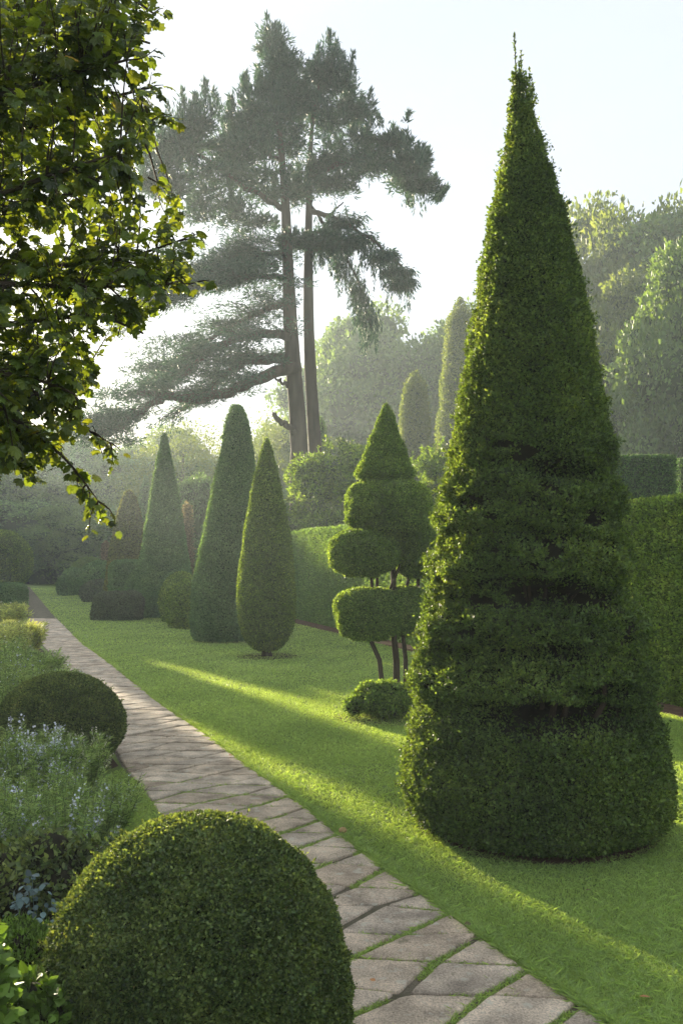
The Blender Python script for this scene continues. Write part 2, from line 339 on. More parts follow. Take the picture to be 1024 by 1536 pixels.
def rbox(mb, size, rad, n, L, disp=.03, dsc=2.0, seed=0, core_mat=1, mat=0, inset=.05, kw=None, taper=0.0):
    """leafy rounded block, base centred on the origin"""
    kw = kw or {}
    hx, hy, H = size[0]/2, size[1]/2, size[2]
    faces = [('x', 1, H*size[1]), ('x', -1, H*size[1]), ('y', 1, H*size[0]), ('y', -1, H*size[0]), ('z', 1, size[0]*size[1])]
    tot = sum(a for _, _, a in faces)
    def warp(Q, off):
        C = np.stack([np.clip(Q[:, 0], -hx+rad, hx-rad), np.clip(Q[:, 1], -hy+rad, hy-rad), np.clip(Q[:, 2], 0, H-rad)], -1)
        N = unit(Q-C)
        P = C + N*rad
        d = disp*fbm(P + 31*seed, dsc, 3, seed) + disp*.5*fbm(P + 11*seed, dsc*4, 2, seed+5)
        if taper: P = P*np.stack([1 - taper*P[:, 2]/H, 1 - taper*P[:, 2]/H, np.ones(len(P))], -1)
        return P + N*(d - off)[:, None], N
    for ax, sg, a in faces:
        k = int(n*a/tot)
        if k < 1: continue
        u = R.uniform(-1, 1, k); w = R.random(k)
        if ax == 'x': Q = np.stack([np.full(k, sg*hx), u*hy, w*H], -1)
        elif ax == 'y': Q = np.stack([u*hx, np.full(k, sg*hy), w*H], -1)
        else: Q = np.stack([u*hx, (w*2-1)*hy, np.full(k, H)], -1)
        P, N = warp(Q, 0)
        scatter(mb, P, N, L, mat=mat, **kw)
    if core_mat is not None:
        for ax, sg, a in faces:
            g1, g2 = 24, 14
            U, V_ = np.meshgrid(np.linspace(-1, 1, g1), np.linspace(0, 1, g2))
            u = U.ravel(); w = V_.ravel()
            if ax == 'x': Q = np.stack([np.full(len(u), sg*hx), u*hy, w*H], -1)
            elif ax == 'y': Q = np.stack([u*hx, np.full(len(u), sg*hy), w*H], -1)
            else: Q = np.stack([u*hx, (w*2-1)*hy, np.full(len(u), H)], -1)
            P, N = warp(Q, inset)
            i = np.arange(g2-1)[:, None]*g1; j = np.arange(g1-1)[None]
            mb.add(P, np.stack([i+j, i+j+1, i+g1+j+1, i+g1+j], -1).reshape(-1, 4), core_mat, True)

def blob_pts(n, c, r, flat=1.0, nz=.15, seed=0, lower=.25):
    """points on a lumpy ellipsoid, few below"""
    d = unit(rnd(n)); m = (d[:, 2] > -lower) | (R.random(n) < .35); d = d[m]
    rr = np.asarray(r, float)*np.ones(3)
    k = 1 + nz*fbm(d*1.6 + seed*3.1, 1.3, 2, seed)
    P = np.asarray(c) + d*rr*k[:, None]
    return P, unit(d/rr)
def core_blob(mb, c, r, mat=1, s=.8, seg=10):
    rr = np.asarray(r, float)*np.ones(3)*s
    a = np.arange(seg)*2*pi/seg; b = np.linspace(-pi/2, pi/2, seg)
    A, B = np.meshgrid(a, b); A = A.ravel(); B = B.ravel()
    V = np.asarray(c) + np.stack([np.cos(A)*np.cos(B), np.sin(A)*np.cos(B), np.sin(B)], -1)*rr
    i = np.arange(seg-1)[:, None]*seg; j = np.arange(seg)[None]; j2 = (j+1) % seg
    mb.add(V, np.stack([i+j, i+j2, i+seg+j2, i+seg+j], -1).reshape(-1, 4), mat, True)

# ------------------------------------------------------------------ the ground
g = MB(); g.add([(-500, -60, 0), (500, -60, 0), (500, 900, 0), (-500, 900, 0)], [(0, 1, 2, 3)])
tag(g.build('lawn', M['lawn']), 'mown green lawn', None, kind='structure')

EDGE = [(62, -20.7), (32.9, -10.2), (21.2, -5.85), (18.4, -4.70), (15, -3.36), (12.6, -2.43), (11.2, -1.82), (9.86, -1.27), (8.86, -.88), (7.78, -.42), (6.59, .03), (6.15, .20), (5.44, .51), (4.79, .77), (4.03, 1.12), (3, 1.6), (1, 2.5), (-3, 4.3)]
_ed = np.array(EDGE[::-1])
def XR(D): return np.interp(D, _ed[:, 0], _ed[:, 1])
def PWID(D): return np.interp(D, [0, 7, 9, 14, 25, 60], [1.22, 1.22, 1.20, .98, .95, .75])
def XL(D): return XR(D) - PWID(D)

# bedding of the path, one sheet 4 mm above the lawn
b = MB(); Ds = np.r_[np.linspace(-3, 22, 60), np.linspace(23, 61.5, 40)]
V = np.concatenate([np.stack([XL(Ds), Ds, np.full(len(Ds), .004)], -1), np.stack([XR(Ds), Ds, np.full(len(Ds), .004)], -1)])
k = len(Ds); i = np.arange(k-1); b.add(V, np.stack([i, i+k, i+k+1, i+1], -1))
path = b.build('path', M['joint']); tag(path, 'stone flag path', None, kind='structure')

def clip_poly(poly, p, d):
    """keep the part left of the line p + t d"""
    out = []; n = len(poly)
    side = lambda q: d[0]*(q[1]-p[1]) - d[1]*(q[0]-p[0])
    for i in range(n):
        a, c = poly[i], poly[(i+1) % n]; sa, sc = side(a), side(c)
        if sa >= 0: out.append(a)
        if (sa >= 0) != (sc >= 0):
            t = sa/(sa-sc); out.append((a[0]+t*(c[0]-a[0]), a[1]+t*(c[1]-a[1])))
    return out
def offset_in(poly, g):
    """inset a convex polygon"""
    n = len(poly); res = poly
    A = sum(poly[i][0]*poly[(i+1) % n][1]-poly[(i+1) % n][0]*poly[i][1] for i in range(n))
    if A < 0: poly = poly[::-1]
    res = poly
    for i in range(len(poly)):
        a, c = poly[i], poly[(i+1) % len(poly)]; dx, dy = c[0]-a[0], c[1]-a[1]; l = math.hypot(dx, dy)
        if l < 1e-6: continue
        gg = g(dx/l, dy/l) if callable(g) else g
        res = clip_poly(res, (a[0]-dy/l*gg, a[1]+dx/l*gg), (dx, dy))
        if len(res) < 3: return None
    return res
stones = MB(); stone_polys = []
va = np.array([1.0, -.10]); vb = np.array([.66, .75])
rs = random.Random(3)
rows = {}
for j in range(-4, 85):
    o = rs.uniform(-.2, .2)
    pitch_b = .42
    for i in range(-95, 30):
        # joints run along va between rows and along vb between neighbours
        wj = .43
        def node(i_, j_):
            rr_ = random.Random(i_*7919 + j_*104729)
            off = random.Random(j_*31).uniform(-.25, .25) if False else 0
            q = va*(i_*wj) + vb*(j_*pitch_b) + np.array([rr_.uniform(-.06, .06), rr_.uniform(-.045, .045)])
            return (q[0]+.3, q[1]+2.2)
        poly = [node(i, j), node(i+1, j), node(i+1, j+1), node(i, j+1)]
        cx_ = sum(p[0] for p in poly)/4; cy_ = sum(p[1] for p in poly)/4
        if cy_ > 30 or cy_ < 1.5: continue
        if cx_ < XL(cy_)-.5 or cx_ > XR(cy_)+.5: continue
        merge = random.Random(i*13+j*57).random()
        for y0 in (cy_,):
            dR = (XR(y0-.3)-XR(y0+.3), -.6); pR = (float(XR(y0)) - .0, y0)
            poly = clip_poly(poly, pR, dR[::-1] if False else (dR[0], dR[1]))[:] if False else poly
        # right edge: keep x < XR ; left edge: keep x > XL
        sl = float(XR(cy_+.3)-XR(cy_-.3))/.6
        poly = clip_poly(poly, (float(XR(cy_))-.01, cy_), (sl, 1.0))
        if len(poly) < 3: continue
        sl2 = float(XL(cy_+.3)-XL(cy_-.3))/.6
        poly = clip_poly(poly, (float(XL(cy_))+.01, cy_), (-sl2, -1.0))
        if len(poly) < 3: continue
        near = min(1.0, max(0.0, (8.2-cy_)/1.2))
        def gap(ux, uy, near=near, q=random.Random(i*3+j)):
            along_b = abs(ux*vb[0]+uy*vb[1])/math.hypot(*vb) > .93
            return (.019 if along_b else .007)*near + (.006 + .003*q.random())*(1-near)
        poly = offset_in(poly, gap)
        if not poly or len(poly) < 3: continue
        A = abs(sum(poly[t][0]*poly[(t+1) % len(poly)][1]-poly[(t+1) % len(poly)][0]*poly[t][1] for t in range(len(poly))))/2
        if A < .012: continue
        stone_polys.append((poly, cy_))
for poly, y0 in stone_polys:
    ring = []
    n = len(poly); sub = 9 if y0 < 9 else 3
    for a in range(n):
        p, q = np.array(poly[a]), np.array(poly[(a+1) % n]); l = np.linalg.norm(q-p)
        for s in range(sub):
            t = (s+.12*rs.uniform(-1, 1))/sub; ring.append(p+(q-p)*max(t, 0))
    ring = np.array(ring); c = ring.mean(0); m = len(ring)
    dirs = ring-c; nn = fbm(np.c_[ring*3, np.zeros(m)], 3.0, 3, 4)
    ring = c + dirs*(1 - .05*np.abs(nn)[:, None] - .022*R.random((m, 1)))
    ring = .84*ring + .08*np.roll(ring, 1, 0) + .08*np.roll(ring, -1, 0)
    h = .020 + rs.uniform(-.004, .005); tx, ty = rs.uniform(-.012, .012), rs.uniform(-.012, .012)
    def ringz(k_, z):
        q = c + (ring-c)*k_
        return np.c_[q, z + (q[:, 0]-c[0])*tx + (q[:, 1]-c[1])*ty + .0015*R.normal(size=m)]
    size = np.sqrt(((ring-c)**2).sum(1)).mean()
    layers = [ringz(1.0, -.01), ringz(1.0, h-.009), ringz(1-.008/size, h-.002), ringz(1-.022/size, h), ringz(.55, h+.001)]
    V = np.vstack(layers + [np.array([[c[0], c[1], h+.001]])])
    Fq = []
    for L_ in range(4):
        for t in range(m):
            Fq.append((L_*m+t, L_*m+(t+1) % m, (L_+1)*m+(t+1) % m, (L_+1)*m+t))
    Ft = [(4*m+t, 4*m+(t+1) % m, 5*m) for t in range(m)]
    n0 = stones.n; stones.v.append(V.astype(np.float32)); stones.n += len(V)
    stones.f.setdefault((4, 0, True), []).append(np.array(Fq)+n0); stones.f.setdefault((3, 0, True), []).append(np.array(Ft)+n0)
so = stones.build('paving_stones', M['stone'], path)

# soil of the border and dark discs beneath the clipped plants
def patch(name, pts, mat, z=.004, label='', sub=0):
    m = MB(); pts = np.array(pts, float); n = len(pts); c = pts.mean(0)
    a = []
    for i in range(n):
        p, q = pts[i], pts[(i+1) % n]
        for s in range(6): a.append(p+(q-p)*s/6 + R.normal(size=2)*.012)
    a = np.array(a); V = np.c_[np.vstack([a, c]), np.full(len(a)+1, z)]
    k = len(a); m.add(V, [(i, (i+1) % k, k) for i in range(k)])
    o = m.build(name, mat); tag(o, label, None, kind='structure'); return o
def xl(D, o=0): return float(XL(D))-o
BEDX = [(20.5, .06), (17, .05), (14, .08), (12, .10), (10, .10), (8.7, .05)]
patch('flower_bed_soil', [(xl(21, .06), 21), (xl(17, .05), 17), (xl(14, .06), 14), (xl(11, .08), 11), (xl(8.9, .02), 8.9), (-2.35, 8.3), (-1.9, 7.2), (-1.55, 6.2), (-1.15, 4.8), (-.5, 4.0), (-.1, 2.4), (-6, 2.4), (-9, 10), (-13, 20)], M['soil'], .005, 'dark soil of the border')
def disc(cx, cy, r, k=26, ry=None): return [(cx+r*cos(t*2*pi/k)*(1+.04*sin(3*t)), cy+(ry or r)*sin(t*2*pi/k)) for t in range(k)]
patch('foot_shade_disc', disc(1.43, 6.9, .87), M['litter'], .006, 'brown disc painted as shade under the tall spire')  # brown disc stands in for the dark shadow at the spire's foot
# strip along the long hedge
HA = np.array([-1.95, 31.5]); HB = np.array([6.25, 7.4]); hd = (HB-HA)/np.linalg.norm(HB-HA); hn = np.array([hd[1], -hd[0]]);
if hn[0] > 0: hn = -hn
patch('hedge_foot_soil', [tuple(HA+hn*.60), tuple(HB+hn*.60), tuple(HB-hn*.8), tuple(HA-hn*.8)], M['litter'], .005, 'soil strip at the hedge foot')

# ------------------------------------------------------------------ grass blades
gr = MB()
def grass(n, d0, d1, hgt, wid, left=False):
    u = R.random(n); D = 1/(1/d0 + u*(1/d1-1/d0))
    half = D*.40 + .35
    X = R.uniform(-1, 1 if left else 1.35, n)*half + (0 if left else .55*R.random(n)*(D < 12))
    if left:
        ok = (X < XL(D)-.0)
    else:
        ok = X > XR(D) - .018
        ok &= ~(((X-1.43)**2 + (D-6.9)**2) < (.80+.09*fbm(np.c_[X, D, 0*X], 5, 2))**2)
        rel = (X-HA[0])*hn[0] + (D-HA[1])*hn[1]
        ok &= rel > .58
    return X[ok], D[ok]
def blades(X, Y, h, w, mat=0, lean=.8):
    n = len(X); a = R.random(n)*2*pi; s = np.stack([np.cos(a), np.sin(a), np.zeros(n)], -1)
    le = np.stack([R.normal(size=n)*lean, R.normal(size=n)*lean, np.ones(n)], -1)
    P = np.stack([X, Y, np.zeros(n)], -1); h = h*R.uniform(.55, 1.15, n)
    mid = P + le*(h*.55)[:, None]*np.array([.6, .6, 1]); tip = P + le*h[:, None]*np.array([1.25, 1.25, .92])
    w = (w*R.uniform(.7, 1.3, n))[:, None]
    V = np.stack([P-s*w*.5, P+s*w*.5, mid+s*w*.42, tip, mid-s*w*.42], 1).reshape(-1, 3)
    b0 = (np.arange(n)*5)[:, None]
    gr.v.append(V.astype(np.float32)); gr.f.setdefault((5, mat, False), []).append(b0 + np.array([[0, 1, 2, 3, 4]]) + gr.n); gr.n += n*5
X, D = grass(520000, 3.1, 9, 0, 0)
blades(X, D, .029 + .012*fbm(np.c_[X, D, 0*X], 1.2, 2), np.maximum(.003, D*.00058))
X, D = grass(520000, 9, 60, 0, 0)
blades(X, D, .026, D*.00062)
X, D = grass(120000, 6.0, 9.2, 0, 0, True)
ok = (X > -2.5) & (X > np.interp(D, [4, 6.2, 7.2, 8.3, 9.2], [-1.0, -1.45, -1.8, -2.15, -2.0])); blades(X[ok], D[ok], .035, np.full(ok.sum(), .005))
# longer ragged fringe where turf meets stone
n = 26000; D = 1/(1/3.2 + R.random(n)*(1/24-1/3.2)); X = XR(D) + R.normal(size=n)*.016 + .012
blades(X, D, .045*(1+.4*fbm(np.c_[D*3, X, X], 1)), np.maximum(.0035, D*.0008), lean=.7)
# grass in the wide joints: grow where no stone lies
def in_poly(px_, py_, poly):
    ins = np.ones(len(px_), bool); n = len(poly)
    for i in range(n):
        a, c = poly[i], poly[(i+1) % n]; ins &= ((c[0]-a[0])*(py_-a[1])-(c[1]-a[1])*(px_-a[0])) > 0
    return ins
n = 150000; D = R.uniform(3.2, 8.4, n); X = XL(D) + R.random(n)*PWID(D)
ins = np.zeros(n, bool)
for poly, y0 in stone_polys:
    if y0 < 9:
        cx_ = sum(p[0] for p in poly)/len(poly); m = (abs(D-y0) < .7) & (abs(X-cx_) < .7); idx = np.where(m)[0]
        ins[idx] |= in_poly(X[idx], D[idx], poly)
keep = ~ins & (fbm(np.c_[X, D, 0*X], 2.6, 2, 9) > -.18 + .10*(D-5)/3)
blades(X[keep], D[keep], .026, np.full(keep.sum(), .0042), lean=.9)
tag(gr.build('grass', M['grass']), 'short green grass of the lawn', 'grass', kind='stuff')

# ------------------------------------------------------------------ foreground clipped balls
def ball(name, label, x, y, rz_, r, zc, n, L, mat, dz=.02, seed=1, oval=1.0, prof=None, loc_kw=None):
    t = thing(name, label, 'clipped shrub', (x, y, 0))
    mb = MB()
    if prof is None:
        a = np.linspace(-1.25, pi/2, 24); prof = [(max(.02, zc+rz_*sin(q)), max(.004, r*cos(q))) for q in a]
    def disp(P, th, z, rr): return dz*fbm(P+seed*7, 3.2, 3, seed) + dz*1.0*fbm(P, 16, 2, seed+3)
    f = revolve(prof, disp, oval=oval)
    kw = dict(sink=.02); kw.update(loc_kw or {})
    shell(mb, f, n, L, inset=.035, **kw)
    m = 260; w = f.rs; c = np.cumsum(w); c /= c[-1]; v = np.interp(R.random(m), c, f.vv); th = R.random(m)*2*pi
    P = f(th, v); N = unit(np.stack([np.cos(th), np.sin(th), 0*th+.7], -1)+rnd(m)*.2)
    for k in range(7): scatter(mb, P + N*(.006*k), N, L*.9, asp=.6, out=.8, up=.4)
    mb.build('foliage', [mat, M['core']], t)
    return t
ball('box_ball', 'large dark green box ball filling the lower left foreground beside the path', gx(297, 3.5), 3.5, .66, .572, .365, 400000, .0138, M['box'], .024, 1, loc_kw=dict(asp=.66, out=.3, up=.1, sink=.03))
ball('box_ball', 'mid-sized clipped box ball at the path edge behind the flowering stems', gx(93, 9.05), 9.05, .50, .595, .37, 130000, .021, M['box'], .018, 2, loc_kw=dict(asp=.6))

# ------------------------------------------------------------------ the tall spire
SX, SY = 1.41, 6.9
t = thing('clipped_yew', 'tallest clipped yew spire with ragged tip and dark gaps on the right lawn', 'topiary', (SX, SY, 0))
prof = [(.03, .70), (.05, .84), (.12, .945), (.32, .985), (.50, .96), (.69, .92), (.95, .865), (1.19, .82), (1.68, .75), (2.17, .685), (2.67, .606), (3.16, .525), (3.65, .438), (4.14, .345), (4.64, .24), (5.13, .115), (5.35, .065), (5.60, .018)]
def spire_disp(P, th, z, r):
    d = .030*fbm(P, 2.6, 3, 3)*np.clip(r/.5, .35, 1) + .022*fbm(P, 9, 2, 8)
    mid = np.clip((z-.85)/.2, 0, 1)*np.clip((3.0-z)/.6, 0, 1)
    d = d + mid*(.11*fbm(P*np.array([1, 1, 1.8]), 2.6, 3, 21) + .05*fbm(P*np.array([1, 1, 1.5]), 7, 2, 22))
    front = np.clip(np.cos(th+pi/2)*1.5+.35, 0, 1)
    CL = 0*z; wob = .09*fbm(P*np.array([1, 1, .2]), 2.2, 2, 33)
    for zc, wd, A, th0, tw in ((2.62, .065, .36, -1.45, .70), (1.76, .062, .42, -1.35, .72), (1.36, .05, .11, -1.8, .5), (2.16, .05, .11, -1.3, .6), (.93, .078, .80, -1.55, .55), (1.10, .045, .14, -1.1, .4)):
        dth = (th - th0 + pi) % (2*pi) - pi
        mask = np.exp(-(dth/tw)**4)*np.clip(.75 + 1.1*fbm(P, 2.8, 2, 50), 0, 1.2)
        g_ = mask*np.exp(-((z-zc-wob)/wd)**2); d = d - A*g_; CL = np.maximum(CL, g_*min(1, A*3))
    hole = mid*np.clip(fbm(P*np.array([1, 1, 1.6]), 5.5, 2, 71)-.30, 0, 1)*5*front; hole = np.minimum(hole, 1); d = d - .07*hole; CL = np.maximum(CL, hole*.9)
    spire_disp.cleft = CL
    # tiers bulge out between the clefts
    d = d + mid*.035*np.cos((z-.9+wob)/.84*4*pi + pi)
    d = d + np.clip(fbm(P*np.array([1, 1, .35]), 7, 2, 61), 0, 1)*.05*np.clip((z-3.0), 0, 1)*np.clip(r/.3, 0, 1)
    return np.maximum(d, -.86*r)
fs = revolve(prof, spire_disp, lean=([0, 1, 2.4, 3.65, 4.64, 5.13, 5.7], [.03, .0, -.01, -.01, -.045, -.07, -.12]))
mb = MB()
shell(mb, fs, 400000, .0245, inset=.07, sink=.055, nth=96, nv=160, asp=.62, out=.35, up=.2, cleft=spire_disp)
# outward twiggy tufts
n = 1500; w = fs.rs; c = np.cumsum(w); c /= c[-1]; v = np.interp(R.random(n), c, fs.vv); th = R.random(n)*2*pi
P = fs(th, v); N = unit(np.stack([np.cos(th), np.sin(th), .25+0*th], -1))
for k in range(12):
    q = P + N*(R.random(n)*.035)[:, None] + rnd(n)*.014
    scatter(mb, q, N, .024, asp=.55, out=.4, up=.3)
# ragged leaders at the tip
for k in range(22):
    a = R.random()*2*pi; z0 = R.uniform(4.9, 5.42); r0 = np.interp(z0, [5.0, 5.6], [.15, .02])*R.random()
    lx = np.interp(z0, [4.64, 5.13, 5.7], [-.045, -.07, -.12])
    p0 = np.array([lx + r0*cos(a), r0*sin(a), z0]); h = R.uniform(.10, .24)
    p1 = p0 + np.array([cos(a)*.02+R.normal()*.012, sin(a)*.02, h]); 
    if k == 0: p0 = np.array([-.11, 0, 5.3]); p1 = np.array([-.135, 0, 5.86])
    if k == 1: p0 = np.array([-.08, 0, 5.3]); p1 = np.array([-.085, 0, 5.74])
    h = p1[2]-p0[2]
    mb.tube(np.linspace(p0, p1, 4), [.006, .005, .004, .002], 5, 1)
    m = int(110*h/.25); tt = R.random(m)[:, None]**1.3; q = p0+(p1-p0)*tt
    scatter(mb, q, np.tile(unit((p1-p0)[None]), (m, 1))*.8+unit(rnd(m))*.6, .021, asp=.5, out=.8, up=.2)
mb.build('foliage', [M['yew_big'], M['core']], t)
tr = MB()
tr.tube([(0, 0, 0), (.01, 0, .6), (0, 0, 1.3), (0, 0, 3), (-.08, 0, 5.2)], [.085, .07, .06, .04, .01], 10, rough=.15)
for k in range(11):
    a = -pi/2 + R.uniform(-1.3, 1.3); r1 = R.uniform(.25, .7)
    z1 = R.uniform(.75, 1.1)
    tr.tube([(.02*cos(a), .02*sin(a), .25), (r1*.6*cos(a), r1*.6*sin(a), z1-.25), (r1*cos(a), r1*sin(a), z1+.15), (r1*cos(a), r1*sin(a), z1+.4)], [.03, .024, .018, .01], 7, rough=.15)
for k in range(10):
    a = -pi/2 + R.uniform(-1.0, 1.0); z1 = random.choice((1.7, 2.55)); r1 = .5 if z1 < 2 else .4
    tr.tube([(0, 0, z1-.3), (r1*.5*cos(a), r1*.5*sin(a), z1-.1), (r1*cos(a), r1*sin(a), z1+.15)], [.02, .016, .008], 6)
tr.build('trunk', M['bark_dark'], t)

# ------------------------------------------------------------------ the cones
def cone(label, x, y, prof, n, L, mat, lean=None, dz=.03, seed=1, trunk=None, **kw):
    t = thing('clipped_yew', label, 'topiary', (x, y, 0))
    mb = MB()
    def disp(P, th, z, r): return (dz*fbm(P+seed*5, 1.4, 3, seed) + dz*.6*fbm(P, 5, 2, seed+3))*np.clip(r/.2, .2, 1)
    f = revolve(prof, disp, lean=lean)
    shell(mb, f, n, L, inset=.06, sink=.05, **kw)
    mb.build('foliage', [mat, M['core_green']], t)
    if trunk:
        tm = MB(); tm.tube([(0, 0, -.02), (0, 0, .12), (0, 0, .5)], [trunk*1.4, trunk, trunk], 10, rough=.2); tm.build('trunk', M['bark_dark'], t)
    return t
def pz(py, D): return CAMZ-(py-HY)/F*D
D4 = 18.7; s4 = D4/F
p4 = [(.12, .10), (.14, .22), (.24, .36), (.5, .50), (pz(930, D4), .555), (pz(895, D4), .575), (pz(860, D4), .55), (pz(800, D4), .455), (pz(750, D4), .33), (pz(710, D4), .215), (pz(680, D4), .125), (pz(665, D4), .07), (pz(656, D4), .01)]
cone('teardrop-shaped clipped yew on a short trunk, nearest of the cones on the lawn', gx(400, D4), D4, p4, 95000, .040, M['yew_olive'], dz=.03, seed=11, trunk=.09, asp=.55)
D3 = 22.2
p3 = [(.03, .62), (.10, .72), (.4, .77), (pz(930, D3), .775), (pz(880, D3), .73), (pz(820, D3), .67), (pz(760, D3), .575), (pz(700, D3), .44), (pz(650, D3), .30), (pz(625, D3), .21), (pz(612, D3), .14), (pz(607, D3), .02)]
cone('blunt-topped clipped yew cone between the pointed cone and the teardrop', gx(335, D3), D3, p3, 120000, .047, M['yew_dark'], lean=([0, 1.2, 3.3, 4.5, 5.6], [0, 0, .25, .33, .34]), dz=.035, seed=12, asp=.55)
D2 = 31
p2 = [(.03, .86), (.15, .93), (.5, .93), (pz(860, D2), .86), (pz(800, D2), .65), (pz(740, D2), .43), (pz(690, D2), .24), (pz(662, D2), .12), (pz(649, D2), .02)]
cone('sharp-pointed clipped yew cone with the broad base behind the dark low block', gx(247, D2), D2, p2, 110000, .06, M['yew_dark'], dz=.04, seed=13, asp=.55)
D1 = 37
p1 = [(.03, .95), (.6, .95), (pz(850, D1), .82), (pz(800, D1), .62), (pz(765, D1), .38), (pz(745, D1), .22), (pz(735, D1), .03)]
cone('bronze-tinted clipped cone behind the low shrubs, left of the sharp cone', gx(194, D1), D1, p1, 60000, .08, M['yew_brown'], dz=.04, seed=14, asp=.55)
D0 = 52
p0 = [(.03, .7), (3, .62), (pz(760, D0), .4), (pz(730, D0), .2), (pz(714, D0), .03)]
cone('slim misty cone peeping out between the bronze cone and the sharp cone', gx(219, D0), D0, p0, 20000, .11, M['yew_dark'], dz=.05, seed=15, asp=.55)
DS = 44
cone('small dark narrow cypress at the foot of the twin-trunked cedar', gx(482, DS), DS, [(.03, .35), (4, .33), (pz(660, DS), .28), (pz(640, DS), .16), (pz(624, DS), .02)], 16000, .09, M['yew_dark'], dz=.05, seed=16, asp=.5)

# low clipped shrubs
def block(label, x, y, size, rad, n, L, mat, seed, rz=0.0, name='clipped_shrub', disp=.04):
    t = thing(name, label, 'clipped shrub', (x, y, 0), rz)
    mb = MB(); rbox(mb, size, rad, n, L, disp=disp, dsc=1.6, seed=seed, kw=dict(sink=.04))
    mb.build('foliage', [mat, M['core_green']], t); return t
def lump(label, x, y, r, zc, rz_, n, L, mat, seed, dz=.05, oval=1.0):
    t = thing('clipped_shrub', label, 'clipped shrub', (x, y, 0))
    mb = MB(); a = np.linspace(-.95, pi/2, 20); prof = [(max(.02, zc+rz_*sin(q)), max(.01, r*cos(q))) for q in a]
    def disp(P, th, z, rr): return dz*fbm(P+seed*7, 1.8, 3, seed) + dz*.5*fbm(P, 6, 2, seed+3)
    f = revolve(prof, disp, oval=oval); shell(mb, f, n, L, inset=.05, sink=.05)
    mb.build('foliage', [mat, M['core_green']], t); return t
block('low dull purple-green rounded block in front of the sharp cone', gx(174, 29.5), 29.7, (1.5, 1.1, .86), .34, 42000, .055, M['purple'], 3, disp=.10)
lump('light green rounded shrub left of the blunt cone, partly behind its neighbour', gx(272, 28.6), 28.6, .66, .58, .95, 30000, .06, M['cloud'], 4)
lump('grey-green rounded shrub tucked against the left side of the blunt cone', gx(283, 26.3), 26.3, .62, .50, .86, 30000, .055, M['laurel'], 5)
block('upright green clipped block at the foot of the bronze cone', gx(190, 34), 34.2, (1.25, 1.1, 1.85), .35, 30000, .07, M['yew_dark'], 6)
lump('small green lump in front of the upright clipped block', gx(205, 32), 32, .42, .6, .85, 14000, .06, M['yew_dark'], 7)
lump('wide low dark mound beside the lawn edge left of the upright block', gx(146, 41), 41.5, .85, .40, .55, 14000, .085, M['purple'], 8)
lump('dark rounded mound rising behind the wide low mound', gx(146, 44), 44.5, .95, .75, 1.05, 14000, .09, M['yew_dark'], 9)
lump('loose green rounded shrub at the back of the row of mounds', gx(130, 50), 50.5, 1.1, .8, 1.15, 14000, .10, M['wood'], 10, dz=.12)
lump('green ball second from the left end of the row of mounds', gx(112, 49), 49, .72, .60, .80, 9000, .10, M['yew_dark'], 11)
lump('leftmost small ball of the row of mounds on the lawn', gx(98, 48), 48.2, .45, .45, .62, 8000, .10, M['yew_dark'], 12)
lump('very large misty clipped ball at the left edge beyond the path', gx(2, 50), 50, 1.62, 1.75, 1.65, 45000, .10, M['yew_olive'], 13, dz=.06)
block('small dark flat-topped box block beside the path at the left edge', gx(6, 37), 37.2, (1.5, 1.3, .92), .32, 20000, .07, M['yew_dark'], 14)

# ------------------------------------------------------------------ cloud-pruned tree
DC = 12.0; cxp = 585
t = thing('cloud_pruned_tree', 'cloud-pruned tree with a pointed cone above stacked leafy drums on bare stems', 'topiary', (gx(cxp, DC), DC, 0))
def ox(px): return (px-cxp)/F*DC
def cz(py): return pz(py, DC)
def tier(px0, px1, py0, py1, dy, n, seed, cone_=False, name='foliage_tier', ry=None):
    r = (px1-px0)/2/F*DC; cx_ = ox((px0+px1)/2); z1 = cz(py0); z0 = cz(py1); h = z1-z0
    mb = MB()
    if cone_: prof = [(z0, .25*r), (z0+.02, .85*r), (z0+.10, r), (z0+.35*h, .72*r), (z0+.65*h, .40*r), (z0+.88*h, .155*r), (z0+.97*h, .07*r), (z1, .01)]
    else: prof = [(z0+.06*h, .02), (z0, .50*r), (z0+.07*h, .78*r), (z0+.22*h, .94*r), (z0+.48*h, r), (z0+.72*h, .95*r), (z0+.88*h, .80*r), (z1-.03*h, .56*r), (z1, .3*r), (z1+.01, .01)]
    def disp(P, th, z, rr): return .065*fbm(P+seed*5, 3.4, 3, seed)*np.clip(rr/.1, .1, 1) + .02*fbm(P, 11, 2, seed)*np.clip(rr/.1, .1, 1)
    f = revolve(prof, disp, oval=1.0)
    shell(mb, f, int(n*1.25), .027, inset=.05, sink=.045, asp=.6, out=.2, up=.1)
    for V in mb.v: V[:, 0] += cx_; V[:, 1] += dy
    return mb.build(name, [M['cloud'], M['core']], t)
tier(533, 624, 604, 722, .0, 42000, 1, True)
tier(516, 649, 719, 800, .0, 62000, 2)
tier(493, 598, 795, 860, -.16, 46000, 3)
tier(590, 668, 790, 864, .10, 42000, 4)
tier(500, 604, 882, 954, -.12, 48000, 5)
tier(566, 650, 880, 952, .14, 42000, 6)
st = []
for pts, r0 in (([(577, 1034), (569, 990), (553, 955), (545, 930)], .036), ([(595, 1034), (594, 990), (590, 950), (590, 860), (586, 780), (580, 640)], .048), ([(608, 1034), (608, 990), (604, 950), (600, 930)], .036)):
    mb = MB(); P = [(ox(a), 0, cz(b_)-(.0 if b_ < 1030 else .3)) for a, b_ in pts]; mb.tube(P, np.linspace(r0, r0*.6, len(P)), 9, rough=.12)
    mb.build('stem', M['bark_dark'], t)
